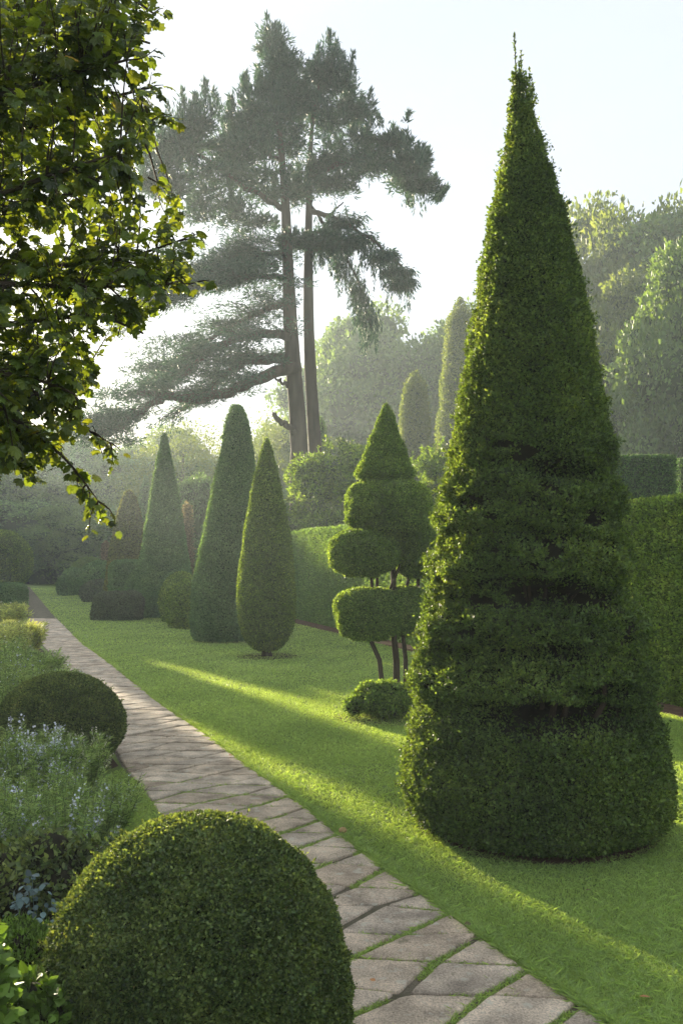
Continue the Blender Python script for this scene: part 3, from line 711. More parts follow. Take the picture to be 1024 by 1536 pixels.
for a, b_, c_ in ((557, 556, -.2), (565, 566, .05), (575, 604, -.05), (602, 622, .05), (627, 628, .1)):
    mb = MB(); mb.tube([(ox(a), c_, cz(905)), (ox((a+b_)/2), c_, cz(872)), (ox(b_), c_, cz(835))], [.024, .02, .016], 7, rough=.12); mb.build('branch', M['bark_dark'], t)
# bush at its foot
t = thing('low_bush', 'low loose green bush at the foot of the cloud-pruned tree', 'bush', (gx(572, 11.6), 11.6, 0))
mb = MB()
for k in range(34):
    a = R.random()*2*pi; q = R.random()**.5; c = (cos(a)*q*.36, sin(a)*q*.32, R.uniform(.14, .34)*(1.15-q*.4)); r = R.uniform(.09, .16)
    P, N = blob_pts(1500, c, r, seed=k, nz=.4); scatter(mb, P, N, .034, out=.7, sink=.05, asp=.55)
    core_blob(mb, c, r, 1, .7, 8)
for V in mb.v: V[:, 2] = np.maximum(V[:, 2], .02)
mb.build('foliage', [M['cloud'], M['core']], t)
patch('dark_ground_disc', disc(gx(576, 11.6), 11.6, .62), M['soil'], .006, 'bare soil under the bush')
patch('dark_ground_disc', disc(gx(402, D4), D4, .62), M['soil'], .006, 'dark ground disc under the teardrop')  # dark disc laid on the ground, slightly wider than the teardrop

# ------------------------------------------------------------------ hedges
def hedge(label, A, B, w, H, n, L, mat, seed, rad=.10, disp=.045):
    A = np.array(A, float); B = np.array(B, float); c = (A+B)/2; d = B-A; ln = np.linalg.norm(d)
    t = thing('clipped_hedge', label, 'hedge', (c[0], c[1], 0), math.atan2(d[1], d[0]), 'clipped hedges round the lawn')
    mb = MB(); rbox(mb, (ln, w, H), rad, n, L, disp=disp, dsc=1.1, seed=seed, kw=dict(sink=.04, up=.3, asp=.6), inset=.07)
    for V in mb.v: V[:, 2] += 0.0
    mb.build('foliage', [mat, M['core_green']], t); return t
cen = lambda p: p - hn*.55
def HP(s): return HA + (HB-HA)*s
hedge('narrow far end section of the long hedge, left of its upright seam', cen(HP(.0)), cen(HP(.075)), 1.16, 2.78, 34000, .07, M['hedge'], 2)
hedge('long middle section of the clipped hedge running behind the cloud-pruned tree', cen(HP(.078)), cen(HP(.62)), 1.2, 2.84, 190000, .060, M['hedge'], 3)
hedge('near sun-tinted end section of the long hedge at the right edge', cen(HP(.623)), cen(HP(1.02)), 1.2, 2.80, 360000, .050, M['hedge_near'], 4, rad=.07)
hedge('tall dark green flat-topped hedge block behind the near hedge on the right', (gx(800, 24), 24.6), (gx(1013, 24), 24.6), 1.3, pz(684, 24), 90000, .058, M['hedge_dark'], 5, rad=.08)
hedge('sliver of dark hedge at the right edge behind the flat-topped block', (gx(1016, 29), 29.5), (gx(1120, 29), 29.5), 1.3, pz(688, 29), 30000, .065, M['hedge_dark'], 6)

# ------------------------------------------------------------------ broadleaf trees (prototype crowns, metres)
def crown_mesh(name, mat, Hc, Rc, z0, nb, nl, L, seed, flat=1.0, pointed=0.0, core=True, brmin=.16, brmax=.30, loose=.3):
    """crown of many lumps spread over an egg-shaped volume"""
    mb = MB(); q = np.random.default_rng(seed)
    for k in range(nb):
        while True:
            d = q.normal(size=3); d /= np.linalg.norm(d)
            if d[2] > -.75: break
        s = q.uniform(.55, .95); hz = (d[2]*s*.5+.5)
        rr = Rc*(1-pointed*hz)
        c = np.array([d[0]*s*rr, d[1]*s*rr, z0 + Hc*(.5 + .5*d[2]*s)])
        r = q.uniform(brmin, brmax)*Rc*(1-.5*pointed*hz)
        n = int(nl/nb*(r/(.23*Rc))**2)
        P, N = blob_pts(n, c, (r, r, r*.8*flat), seed=seed*50+k, nz=.55, lower=.3)
        P = P + rnd(len(P))*r*.13*loose/.3
        scatter(mb, P, N, L, out=.6, up=.1, asp=.65)
        if core: core_blob(mb, c, (r, r, r*.8*flat), 1, .72, 7)
    if core: core_blob(mb, (0, 0, z0+Hc*.5), (Rc*.55*(1-.4*pointed), Rc*.55*(1-.4*pointed), Hc*.38), 1, 1.0, 10)
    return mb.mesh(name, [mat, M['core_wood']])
def trunk_mesh(z0, Hc, Rc, r, seed):
    mb = MB(); q = np.random.default_rng(seed)
    mb.tube([(0, 0, -.1), (.05, 0, z0*.6), (-.05, .05, z0+Hc*.4), (0, 0, z0+Hc*.75)], [r*1.3, r, r*.7, r*.2], 9, rough=.1)
    for k in range(7):
        a = q.uniform(0, 2*pi); z = z0*.9 + q.uniform(0, .4)*Hc
        mb.tube([(0, 0, z), (cos(a)*Rc*.4, sin(a)*Rc*.4, z+Hc*.14), (cos(a)*Rc*.75, sin(a)*Rc*.75, z+Hc*.2)], [r*.4, r*.28, r*.1], 6)
    return mb.mesh('trunk', M['bark'])
def proto(mat, Hc, Rc, z0, seed, r=.3, **kw):
    return (crown_mesh('crown', mat, Hc, Rc, z0, seed=seed, **kw), trunk_mesh(z0, Hc, Rc, r, seed))
PR = {
 'round': proto(M['wood'], 12.3, 5.2, .5, 101, nb=60, nl=60000, L=.23),
 'gold': proto(M['wood_gold'], 11, 5.0, 2.0, 102, nb=64, nl=60000, L=.23),
 'tall': proto(M['wood'], 15, 4.6, 1.5, 103, nb=80, nl=66000, L=.24, pointed=.35),
 'dark': proto(M['yew_dark'], 11, 4.8, .3, 104, nb=60, nl=40000, L=.22, pointed=.2),
 'airy': proto(M['wood_gold'], 11, 4.6, 1.0, 105, nb=90, nl=30000, L=.17, core=False, brmin=.10, brmax=.2, loose=.9),
}
def tree(kind, label, px, D, top_py, rz, group, wid=1.0, name='broadleaf_tree', base=0.0):
    cm, tm = PR[kind]; hh = {'round': 13, 'gold': 13, 'tall': 16.5, 'dark': 11.3, 'airy': 12}[kind]
    H = pz(top_py, D)-base; s = H/hh
    t = thing(name, label, 'tree', (gx(px, D), D, base), rz, group, (s*wid, s*wid, s))
    for nm, me in (('crown', cm), ('trunk', tm)):
        o = bpy.data.objects.new(nm, me); COL.objects.link(o); o.parent = t
    return t
# misty wood beyond the end of the path (left)
G1 = 'trees of the misty wood beyond the end of the path'
L1 = 'dark misty woodland tree beyond the end of the path'
for k, (px, D, top, kd, wd) in enumerate([(-120, 78, 640, 'round', 1.25), (-20, 76, 668, 'round', 1.35), (70, 80, 655, 'dark', 1.3), (150, 74, 690, 'round', 1.3), (225, 78, 672, 'dark', 1.35), (300, 76, 690, 'round', 1.4), (375, 80, 700, 'dark', 1.4), (10, 88, 620, 'tall', 1.2), (120, 92, 640, 'round', 1.2), (260, 92, 648, 'round', 1.2), (-90, 66, 720, 'dark', 1.4), (40, 68, 742, 'dark', 1.6), (110, 67, 760, 'round', 1.6), (190, 68, 755, 'dark', 1.6), (265, 68, 750, 'round', 1.6), (335, 70, 740, 'dark', 1.5), (-200, 74, 650, 'round', 1.3)]):
    tree(kd, L1, px, D, top, k*1.7, G1, wd)
t = thing('woodland_undergrowth', 'low dark undergrowth along the foot of the misty wood', 'undergrowth', (gx(150, 68), 68, 0)); t['kind'] = 'stuff'
mb = MB()
for k in range(120):
    c = (R.uniform(-19, 19), R.uniform(-1.5, 2.5), R.uniform(.2, 1.5)); r = R.uniform(.9, 1.7)
    P, N = blob_pts(420, c, r, seed=900+k, nz=.5); P[:, 2] = np.maximum(P[:, 2], .02); scatter(mb, P, N, .24); core_blob(mb, c, r, 1, .8, 8)
mb.build('foliage', [M['wood'], M['core_wood']], t)
# paler trees in the glow
tree('airy', 'thin pale tree glowing in backlight left of the blunt cone top', 275, 62, 622, 0.4, None, 1.0)
tree('airy', 'airy pale tree behind the blunt cone and the teardrop', 395, 66, 612, 1.4, None, .9)
tree('gold', 'low pale bush-like tree left of the cedar base', 440, 72, 640, 2.4, None, 1.1)
tree('dark', 'dark brownish conifer between the sharp cone and the blunt cone', 305, 42, 700, .4, None, .55)
tree('dark', 'low dark evergreen behind the teardrop cone', 445, 46, 730, 1.9, None, .7)
# centre distance
tree('round', 'big rounded tree fading in haze right of the cedar trunks', 575, 86, 462, .2, None, .85)
tree('round', 'lower shoulder tree in haze left of the big rounded tree', 515, 90, 515, 2.2, None, .8)
tree('tall', 'tall hazy tree rising behind the left side of the spire', 720, 80, 445, 1.1, None, .8)
tree('round', 'hazy tree filling the dip between the rounded tree and the spire', 655, 95, 500, 4.0, None, .9)
# right wooded hillside
G2 = 'trees of the wooded bank behind the right hedges'
tree('gold', 'loose-topped sunlit tree of the right wood, its crown showing just right of the spire', 925, 66, 300, 0.5, G2, .62)
tree('tall', 'tallest dark tree of the right wood reaching the top of its skyline', 1010, 62, 300, 2.0, G2, .95)
tree('gold', 'sunlit yellow-green tree low in the right wood against the spire', 925, 58, 420, 3.1, G2, .72)
tree('round', 'pale green tree at the right edge in front of the wood', 1062, 46, 365, 1.2, G2, .62)
tree('round', 'dark green tree at the bottom of the right wood above the flat-topped hedge', 960, 50, 560, 5.1, G2, 1.0)
tree('dark', 'deep shaded evergreen at the lower right of the wood', 1030, 48, 580, .9, G2, 1.0)
tree('round', 'shaded round tree of the right wood touching the spire', 880, 56, 520, 2.7, G2, .8)
tree('gold', 'broad tree behind the right edge of the photograph', 1120, 60, 330, .3, G2, 1.0)

# pleached columns in sun
def column(label, px, D, w, top, base, mat, n=26000, L=.15, seed=1, name='columnar_tree', taper=0.0):
    t = thing(name, label, 'tree', (gx(px, D), D, 0))
    mb = MB(); r = w/2/F*D; H = pz(top, D)
    a = [(base, .3*r), (base+.3, .85*r), (H*.5, r), (H*.8, (.92-taper*.4)*r), (H*.93, (.7-taper*.4)*r), (H, .1*r)]
    f = revolve(a, lambda P, th, z, rr: .22*fbm(P+seed*9, .8, 3, seed)*np.clip(rr, .2, 1))
    shell(mb, f, n, L, inset=.3, sink=.35, out=.5); mb.build('crown', [mat, M['core_wood']], t)
    tm = MB(); tm.tube([(0, 0, -.05), (0, 0, base+1)], [.16, .13], 8); tm.build('trunk', M['bark'], t)
column('pale columnar tree catching the sun above the laurel bushes', 622, 54, 50, 556, 1.5, M['wood_gold'], seed=3)
column('taller pale columnar tree partly hidden by the spire', 690, 58, 74, 446, 1.5, M['wood_gold'], 40000, seed=4, taper=.5)
column('small tawny columnar beech beside the bronze cone', 159, 46, 17, 810, .6, M['beech'], 5000, .09, seed=5, name='tawny_shrub')
column('copper-brown shrub glowing behind the right edge of the sharp cone', 281, 36, 22, 752, .6, M['beech'], 7000, .08, seed=6, name='tawny_shrub')

# laurel-like bushes behind the long hedge
def big_bush(label, px, D, w, top, seed, n=42000, L=.15, mat='laurel', wy=1.0):
    t = thing('laurel_bush', label, 'bush', (gx(px, D), D, 0)); mb = MB(); Rr = w/2/F*D; H = pz(top, D); q = np.random.default_rng(seed)
    for k in range(90):
        a = q.uniform(0, 2*pi); u = q.random()**.6; hz = math.sqrt(max(.02, 1-u*u))
        zz = q.uniform(.25, 1)*hz
        c = (cos(a)*u*Rr*.86, sin(a)*u*Rr*.7*wy, H*.9*zz); r = q.uniform(.15, .27)*Rr
        P, N = blob_pts(int(n/60), c, (r*1.1, r*1.1, r*.8), seed=seed*9+k, nz=.6)
        scatter(mb, P, N, L, out=.9, up=-.1, asp=.42, tmpl=LANCE); core_blob(mb, c, (r, r, r*.7), 1, .72, 7)
    for k in range(40):   # shoots standing out of the top
        a = q.uniform(0, 2*pi); u = q.random()**.6*Rr*.8; z = H*.85*math.sqrt(max(.05, 1-(u/Rr)**2)); p0 = np.array([cos(a)*u, sin(a)*u, z]); p1 = p0 + np.array([q.normal()*.15, q.normal()*.15, q.uniform(.3, .75)])
        pp = p0+(p1-p0)*R.random((30, 1)); scatter(mb, pp, np.tile(unit((p1-p0)[None]), (30, 1)), L, out=.7, up=.1, asp=.35, tmpl=LANCE)
    mb.build('foliage', [M[mat], M['core_wood']], t)
big_bush('large glossy-leaved bush left of the cloud-pruned cone, above the hedge', 503, 34.5, 200, 632, 5)
big_bush('yellow-green bush right of the cloud-pruned cone, above the hedge', 648, 34, 130, 636, 6, 38000)
big_bush('darker low bush filling the hedge top between the two glossy bushes', 600, 37, 110, 690, 7, 20000, mat='wood')

# ------------------------------------------------------------------ the twin-trunked cedar
DK = 38.0; sk = DK/F; kx = 455
t = thing('cedar_tree', 'huge twin-trunked cedar with layered blue-green boughs rising behind the cones', 'tree', (gx(kx, DK), DK, 0))
def K(px, py, dy=0.0): return np.array([(px-kx)*sk, dy, pz(py, DK)])
def smooth(pts, n=24):
    pts = np.array(pts, float); d = np.r_[0, np.cumsum(np.linalg.norm(np.diff(pts, axis=0), axis=1))]; u = np.linspace(0, d[-1], n)
    q = np.stack([np.interp(u, d, pts[:, i]) for i in range(3)], -1)
    for _ in range(2): q[1:-1] = .25*q[:-2]+.5*q[1:-1]+.25*q[2:]
    return q
def trunk(pts, dy, name='trunk'):
    P = [K(a, b_, dy) for a, b_, w in pts]; Rr = [w*sk/2 for a, b_, w in pts]
    q = smooth(P, 30); mb = MB(); rr = np.interp(np.linspace(0, 1, 30), np.linspace(0, 1, len(Rr)), Rr); mb.tube(q, rr, 14, rough=.10)
    return mb.build(name, M['bark'], t)
trunk([(452, 840, 34), (449, 720, 30), (450, 670, 27), (444, 600, 24), (438, 520, 23), (434, 440, 19), (431, 370, 15), (428, 290, 12), (420, 200, 8), (412, 120, 5), (407, 55, 2)], -.3)
trunk([(478, 840, 26), (475, 720, 22), (472, 670, 21), (467, 600, 19), (463, 500, 17), (461, 400, 16), (462, 320, 13), (464, 240, 10), (468, 160, 7), (480, 100, 4), (492, 70, 2)], .5)
def limb(pts, w0, w1=2.0, name='limb'):
    P = [K(*p) for p in pts]; q = smooth(P, 22); q[1:-1] += rnd(20)*.035; mb = MB(); mb.tube(q, np.linspace(w0*sk/2, w1*sk/2, 22), 9, rough=.12); mb.build(name, M['bark'], t); return q
limbs = [
 limb([(440, 512, -.3), (418, 506, -.8), (380, 516, -1.5), (340, 532, -2), (305, 562, -2.2), (285, 585, -2.4)], 15, 5),
 limb([(442, 540, -.3), (405, 540, 0), (370, 536, .5), (335, 553, 1), (300, 585, 1.2), (255, 612, 1.4)], 16, 6),
 limb([(446, 556, -.3), (425, 562, -1), (400, 572, -1.2), (350, 598, -1.5), (300, 610, -1.6), (262, 606, -1.8), (222, 602, -2)], 19, 9),
 limb([(262, 606, -1.8), (235, 622, -2), (205, 648, -2.2), (170, 668, -2.4)], 11, 4),
 limb([(435, 455, -.3), (390, 460, .8), (330, 480, 1.5), (270, 520, 2), (225, 560, 2.2)], 10, 3),
 limb([(434, 420, -.3), (380, 425, -1), (320, 445, -1.8), (260, 470, -2.2), (215, 500, -2.4)], 9, 3),
 limb([(432, 380, -.3), (380, 375, .8), (320, 385, 1.4), (270, 400, 1.8)], 8, 3),
 limb([(448, 662, -.3), (438, 645, -.8), (422, 636, -1.0), (412, 628, -1.1)], 11, 7, 'broken_branch'),
 limb([(442, 585, -.3), (428, 577, -.5), (415, 573, -.8)], 6, 3),
 limb([(463, 310, .5), (490, 318, .2), (520, 335, 0), (555, 362, -.3), (590, 392, -.4), (610, 420, -.5)], 8, 3),
 limb([(463, 345, .5), (485, 330, 1), (500, 300, 1.2), (515, 285, 1.3)], 5, 2),
 limb([(463, 300, .5), (500, 340, .9), (525, 380, 1.1), (545, 430, 1.2), (558, 480, 1.2)], 6, 2),
 limb([(462, 375, .5), (490, 368, -.2), (512, 366, -.5)], 6, 2),
 limb([(463, 260, .5), (510, 245, 0), (560, 235, -.5), (610, 258, -.6), (640, 290, -.6)], 9, 3),
 limb([(428, 320, -.3), (380, 300, -1), (330, 270, -1.5), (290, 250, -1.7), (260, 240, -1.8)], 9, 3),
 limb([(425, 250, -.3), (390, 215, .6), (360, 190, .9), (345, 170, 1)], 7, 2),
 limb([(418, 405, -.3), (400, 395, 0), (385, 382, .2)], 4, 2),
]
cm = MB()
def spray(P, dirn, L, w=.22):
    n = len(P); z0 = unit(np.cross(dirn, rnd(n))); s = z0; zz = np.cross(s, dirn)
    Ls = L*R.uniform(.6, 1.3, n); cm.inst(LANCE[0], LANCE[1], P, s, dirn, zz, np.stack([Ls*w, Ls, Ls], 1), 0)
def tuft(c, r, n, L=.26, up=.25, out=None):
    d = unit(rnd(n)*np.array([1, 1, .55])); P = c + d*(R.random((n, 1))**.5)*np.asarray(r)
    dd = unit(d*1.0 + np.array([0, 0, up]) + (0 if out is None else out) + rnd(n)*.35); spray(P, dd, L)
def pad(px, py, rx, ry, dy=0.0, rd=None, nt=26, per=150, up=.35, tr=(.25, .62), flat=.45, L=.26, out=None):
    c = K(px, py, dy); rd = rd or rx*.8
    for k in range(nt):
        d = unit(rnd(1))[0]; u = R.random()**.45
        cc = c + d*u*np.array([rx*sk, rd*sk, ry*sk]); r = R.uniform(*tr)
        tuft(cc, (r, r, r*flat), per, L, up, out)
def shoot(px, py, dy, h, lean=0.0, n=5, droop=False):
    """upright feathery leader"""
    p0 = K(px, py+h, dy); p1 = K(px+lean, py, dy)
    m = int(60*h/20)+30; q = R.random((m, 1)); P = p0 + (p1-p0)*q
    wd = (1-q)*.42*min(1.6, h/30)+.03; P = P + unit(rnd(m)*np.array([1, 1, .2]))*wd*R.random((m, 1))
    spray(P, unit(unit((p1-p0)[None])*1.0 + rnd(m)*.35), .24)
# upper crowns
TOPS = []
for a in [(408, 75, 12, 22, -.3), (412, 115, 20, 26, -.3), (432, 110, 26, 30, -.2), (425, 150, 32, 26, -.3), (445, 150, 22, 30, .2), (400, 180, 42, 34, -.3), (395, 225, 52, 32, -.5), (430, 205, 40, 36, -.1)]: TOPS.append(a); pad(*a, nt=22, per=70)
for a in [(492, 92, 14, 16, .5), (480, 112, 24, 18, .5), (508, 120, 24, 20, .5), (520, 150, 22, 12, .5), (533, 162, 16, 8, .5), (470, 150, 20, 22, .6), (490, 180, 26, 16, .5)]: TOPS.append(a); pad(*a, nt=12, per=80)
for a in [(375, 170, 24, 30, .8), (350, 200, 26, 30, .6), (340, 240, 34, 26, -.2), (300, 225, 22, 26, -1.5), (285, 245, 30, 34, -1.6), (262, 265, 20, 30, -1.7), (275, 295, 28, 26, -1.6), (330, 290, 44, 26, -1.2), (370, 265, 50, 30, -.6), (400, 290, 50, 26, -.4), (310, 325, 48, 22, -1.0), (360, 335, 54, 22, -.5), (245, 300, 12, 16, -1.7)]: TOPS.append(a); pad(*a, nt=21, per=70)
for a in [(505, 240, 40, 20, 0), (545, 228, 40, 18, -.4), (560, 258, 46, 22, -.5), (500, 275, 34, 16, .3), (600, 262, 30, 20, -.6), (615, 282, 24, 14, -.6), (632, 285, 14, 8, -.6), (622, 252, 10, 14, -.6), (585, 225, 14, 9, -.5), (470, 262, 30, 20, .2), (445, 290, 34, 14, 0)]: TOPS.append(a); pad(*a, nt=18, per=70)
for px, py, h, l in [(404, 40, 34, -2), (418, 44, 30, 2), (410, 60, 26, 5), (478, 78, 30, 2), (494, 58, 34, 2), (500, 66, 28, 4), (510, 88, 24, 6), (518, 95, 20, 8), (545, 158, 16, 16), (368, 120, 30, 2), (385, 118, 34, 3), (372, 135, 30, -3), (340, 150, 34, 3), (318, 147, 40, -2), (329, 160, 34, 0), (292, 170, 34, -4), (305, 180, 30, 0), (268, 184, 40, -6), (280, 200, 30, 0), (250, 205, 36, -6), (240, 240, 30, -10), (234, 266, 24, -14), (583, 208, 20, 4), (603, 226, 18, 5), (633, 228, 26, 6), (625, 240, 22, 4), (650, 280, 18, 18), (645, 292, 14, 16), (548, 205, 14, 3), (395, 100, 40, -6), (354, 160, 34, 0)]:
    for dy in (-.5, .4): shoot(px + R.normal()*2, py, dy + R.normal()*.4 - (1.2 if px < 330 else 0), h*1.25, l)
for a in [b_ for b_ in TOPS if b_[1] > 100]:
    for k in range(5):
        u = R.uniform(-.9, .9); px = a[0]+u*a[2]; py = a[1]-a[3]*math.sqrt(1-u*u)*R.uniform(.6, 1.1)
        shoot(px + 6*u, py-R.uniform(4, 14), a[4] + R.normal()*.8, R.uniform(14, 30), 6*u + R.normal()*2)
# drooping curtains
def hang(q, n, ln=(.3, 1.0), L=.2):
    for k in range(n):
        p = q[int(R.integers(3, len(q)))] + R.uniform(-1, 1, 3)*np.array([.4, .6, .12]); h = R.uniform(*ln); m = int(34*h)+6
        u = R.random((m, 1)); P = p - np.array([0, 0, 1])*h*u + rnd(m)*np.array([.07, .07, .03])*(1.2-u); spray(P, unit(np.array([0, 0, -1.0]) + rnd(m)*.3), L, .2)
hang(limbs[9], 90, (.4, 1.6)); hang(limbs[11], 120, (.4, 1.5)); hang(limbs[13], 50, (.3, 1.2)); hang(limbs[12], 26, (.3, .9)); hang(limbs[10], 10, (.2, .5))
for a in [(535, 360, 26, 10, 0), (570, 385, 26, 12, -.3), (590, 410, 22, 14, -.4), (520, 330, 22, 8, 0), (600, 430, 14, 12, -.5)]: pad(*a, nt=14, per=80, up=-.9, L=.22)
hang(smooth([K(535, 400, 1.1), K(546, 430, 1.2), K(556, 460, 1.2)], 22), 40, (.4, 1.0), .2)
pad(490, 367, 34, 5, -.2, nt=16, per=110); pad(445, 365, 34, 8, 0, nt=16, per=110)
# feathery tiers on the left limbs: flat pads with twigs
tw = MB()
def feather(q, n, reach=(.5, 1.6), per=70, dens=1.0, droop=-.15, zoff=(.0, .5)):
    for k in range(n):
        i = int(R.integers(5, len(q))); p = q[i]; tdir = unit((q[min(i+1, len(q)-1)]-q[i-1])[None])[0]
        sd = R.choice([-1, 1]); side = np.array([tdir[1]*sd, -tdir[0]*sd, 0]) ; ln = R.uniform(*reach)
        d = unit((tdir*.8 + side*R.uniform(.2, 1.2) + np.array([0, 0, R.uniform(-.25, .45)]))[None])[0]
        e = p + d*ln + np.array([0, 0, R.uniform(*zoff)*.5]); mid = (p+e)/2 + np.array([0, 0, .12])
        tw.tube([p, mid, e], [.025, .016, .006], 4, cap=False)
        m = int(per*ln); u = R.random((m, 1)); P = p + (e-p)*u + rnd(m)*np.array([.22, .22, .08])*dens
        spray(P, unit(d + rnd(m)*.55 + np.array([0, 0, droop])), .2, .24)
for q, n_ in ((limbs[0], 34), (limbs[1], 38), (limbs[2], 26), (limbs[3], 36), (limbs[4], 62), (limbs[5], 80), (limbs[6], 80)): feather(q, n_)
for a in [(400, 365, 60, 12, .2), (350, 372, 60, 12, .8), (300, 392, 56, 12, 1.4), (385, 400, 50, 10, -.2), (330, 425, 70, 12, -1.4), (260, 455, 46, 14, -2), (380, 440, 50, 10, .2), (320, 470, 70, 10, 1), (250, 500, 50, 16, 2), (225, 520, 36, 20, 2), (300, 505, 50, 8, 0), (235, 560, 45, 20, .5), (190, 600, 40, 16, -1), (175, 640, 36, 18, -2), (280, 560, 40, 10, 0), (260, 430, 34, 12, -1)]: pad(*a, nt=8, per=60, up=.05, flat=.25, tr=(.35, .8), L=.2)
for q, n_ in ((limbs[4], 15), (limbs[5], 16), (limbs[6], 16), (limbs[0], 10), (limbs[1], 12), (limbs[3], 14), (limbs[2], 6)):
    for k in range(n_):
        p = q[int(R.integers(4, len(q)))] + R.normal(size=3)*np.array([.7, .9, .35]) + np.array([0, 0, .15])
        for j_ in range(5):
            c = p + R.normal(size=3)*np.array([.5, .5, .12]); tuft(c, (.45, .45, .13), 70, .2, .1)
cm.build('crown', M['cedar'], t); tw.build('twigs', M['bark'], t)

# ------------------------------------------------------------------ overhanging maple, upper left
t = thing('maple_tree', 'leafy branches of a nearby tree overhanging the upper left corner', 'tree', (-4.6, 7.2, 0))
OX, OY = -4.6, 7.2
tk = MB(); tk.tube(smooth([(0, 0, 0), (.05, 0, 1.5), (-.05, 0, 3.2), (.1, -.1, 5), (.0, 0, 7), (.1, 0, 9)], 20), np.linspace(.24, .08, 20), 12, rough=.1); tk.build('trunk', M['bark_dark'], t)
def Q(px, py, D): x, y, z = W(px, py, D); return np.array([x-OX, y-OY, z])
bo = MB(); boughs = []
def bough(pts, r0=.05, r1=.008):
    q = smooth(pts, 26); boughs.append(q); bo.tube(q, np.linspace(r0, r1, 26), 7, rough=.1); return q
T0 = lambda z: np.array([0, 0, z])
sprigs = []
sprigs.append(bough([T0(3.2), Q(-120, 560, 6.6), Q(-20, 600, 6.4), Q(60, 655, 6.3), Q(105, 690, 6.25), Q(128, 725, 6.2), Q(148, 752, 6.2)], .06, .003))
sprigs.append(bough([T0(3.6), Q(-100, 500, 6.2), Q(20, 560, 6.0), Q(90, 620, 5.9), Q(130, 645, 5.9), Q(165, 664, 5.9)], .05, .003))
bough([T0(3.9), Q(-80, 500, 7), Q(60, 480, 7.1), Q(150, 470, 7.0), Q(215, 500, 6.9)])
bough([T0(4.2), Q(-90, 420, 6.8), Q(80, 400, 6.7), Q(190, 390, 6.6), Q(292, 352, 6.5)], .06, .004)
bough([T0(4.3), Q(-90, 420, 5.8), Q(80, 430, 5.6), Q(200, 430, 5.6), Q(290, 425, 5.7)], .05, .004)
bough([T0(4.8), Q(-60, 330, 6.5), Q(90, 300, 6.6), Q(170, 260, 6.7), Q(228, 180, 6.8)])
bough([T0(5.2), Q(-60, 230, 7.2), Q(60, 190, 7.4), Q(150, 150, 7.3), Q(232, 130, 7.2)])
bough([T0(5.8), Q(-80, 130, 6.6), Q(60, 90, 6.5), Q(150, 40, 6.6), Q(225, 65, 6.6)])
bough([T0(6.3), Q(-60, 40, 7), Q(80, 0, 7), Q(160, -30, 7), Q(230, 20, 7)])
bough([T0(4.9), Q(-90, 330, 5.6), Q(30, 280, 5.3), Q(110, 250, 5.3), Q(180, 230, 5.5)])
bough([T0(5.6), Q(-90, 180, 5.6), Q(30, 130, 5.4), Q(120, 110, 5.6), Q(190, 90, 5.8)])
bough([T0(3.5), Q(-120, 560, 5.6), Q(-30, 560, 5.2), Q(60, 560, 5.3), Q(110, 590, 5.4)])
bough([T0(3.2), Q(-150, 600, 7), Q(-60, 640, 7), Q(10, 690, 7), Q(40, 705, 7)], .04, .004)
bough([T0(3.4), Q(-150, 560, 7.6), Q(0, 560, 7.6), Q(90, 540, 7.6), Q(150, 560, 7.6)])
for z in (4.5, 5.6, 6.6, 7.6): bough([T0(z), np.array([-.9, .6, z+.5]), np.array([-1.8, 1.0, z+.6])]); bough([T0(z+.3), np.array([.3, 1.2, z+.7]), np.array([.9, 2.2, z+1.0])])
bpx = [(-40, 210), (0, 228), (60, 222), (95, 165), (130, 232), (215, 228), (260, 200), (300, 235), (350, 292), (420, 275), (455, 235), (520, 185), (560, 150), (600, 118), (650, 100), (690, 60), (715, 20)]
bys = np.array([b[0] for b in bpx]); bxs = np.array([b[1] for b in bpx])
lf = MB(); twm = MB()
allq = np.concatenate(boughs)
def twig(p0, e, nleaf, Ls):
    p0 = np.asarray(p0); e = np.asarray(e); mid = (p0+e)/2 + np.array([0, 0, .06*np.linalg.norm(e-p0)]) + R.normal(size=3)*.03
    q = smooth([p0, mid, e], 8); twm.tube(q, np.linspace(.007, .002, 8), 4, cap=False)
    u = np.linspace(.12, 1, nleaf); ii = u*7; i0 = np.minimum(ii.astype(int), 6); P = q[i0] + (q[i0+1]-q[i0])*(ii-i0)[:, None]
    T = unit(q[i0+1]-q[i0]); sd = np.where(np.arange(nleaf) % 2 == 0, 1, -1)[:, None]
    lat = unit(np.cross(T, np.array([0, 0, 1.0])))*sd
    d = unit(T*.6 + lat*.7 + np.array([0, 0, -.55]) + rnd(nleaf)*.35)
    pet = P + d*.03
    up = unit(np.array([.0, -.25, 1.0]) + rnd(nleaf)*.45); s = unit(np.cross(d, up)); z = np.cross(s, d)
    L_ = Ls*R.uniform(.65, 1.25, nleaf); lf.inst(MAP[0], MAP[1], pet, s, d, z, np.stack([L_, L_, L_], 1))
cnt = 0
while cnt < 1080:
    py = R.uniform(-60, 715); bx = np.interp(py, bys, bxs); px = bx - (bx+260)*R.random()**1.25
    if px > bx-70 and R.random() < .45: continue
    D = R.uniform(5.1, 7.9); e = Q(px, py, D)
    dd = np.linalg.norm(allq-e, axis=1) + 2.0*np.maximum(0, (allq[:, 0]-e[0]+.05)); a = allq[np.argmin(dd)]
    v = a-e; l = np.linalg.norm(v)
    p0 = e + v/l*min(l, R.uniform(.35, .6)) if l > .01 else a
    if l > .9: twm.tube([a, (a+p0)/2+np.array([0, 0, .05]), p0], [.009, .008, .006], 4, cap=False)
    twig(p0, e, 13, .072); cnt += 1
for q in boughs:      # leaves carried directly by the bough ends
    for k in range(16):
        i = int(R.integers(12, 26)); p = q[i]; e = p + unit((q[i]-q[i-1])[None])[0]*.08 + rnd(1)[0]*.09 + np.array([0, 0, -.05]); twig(p, e, 6, .072)
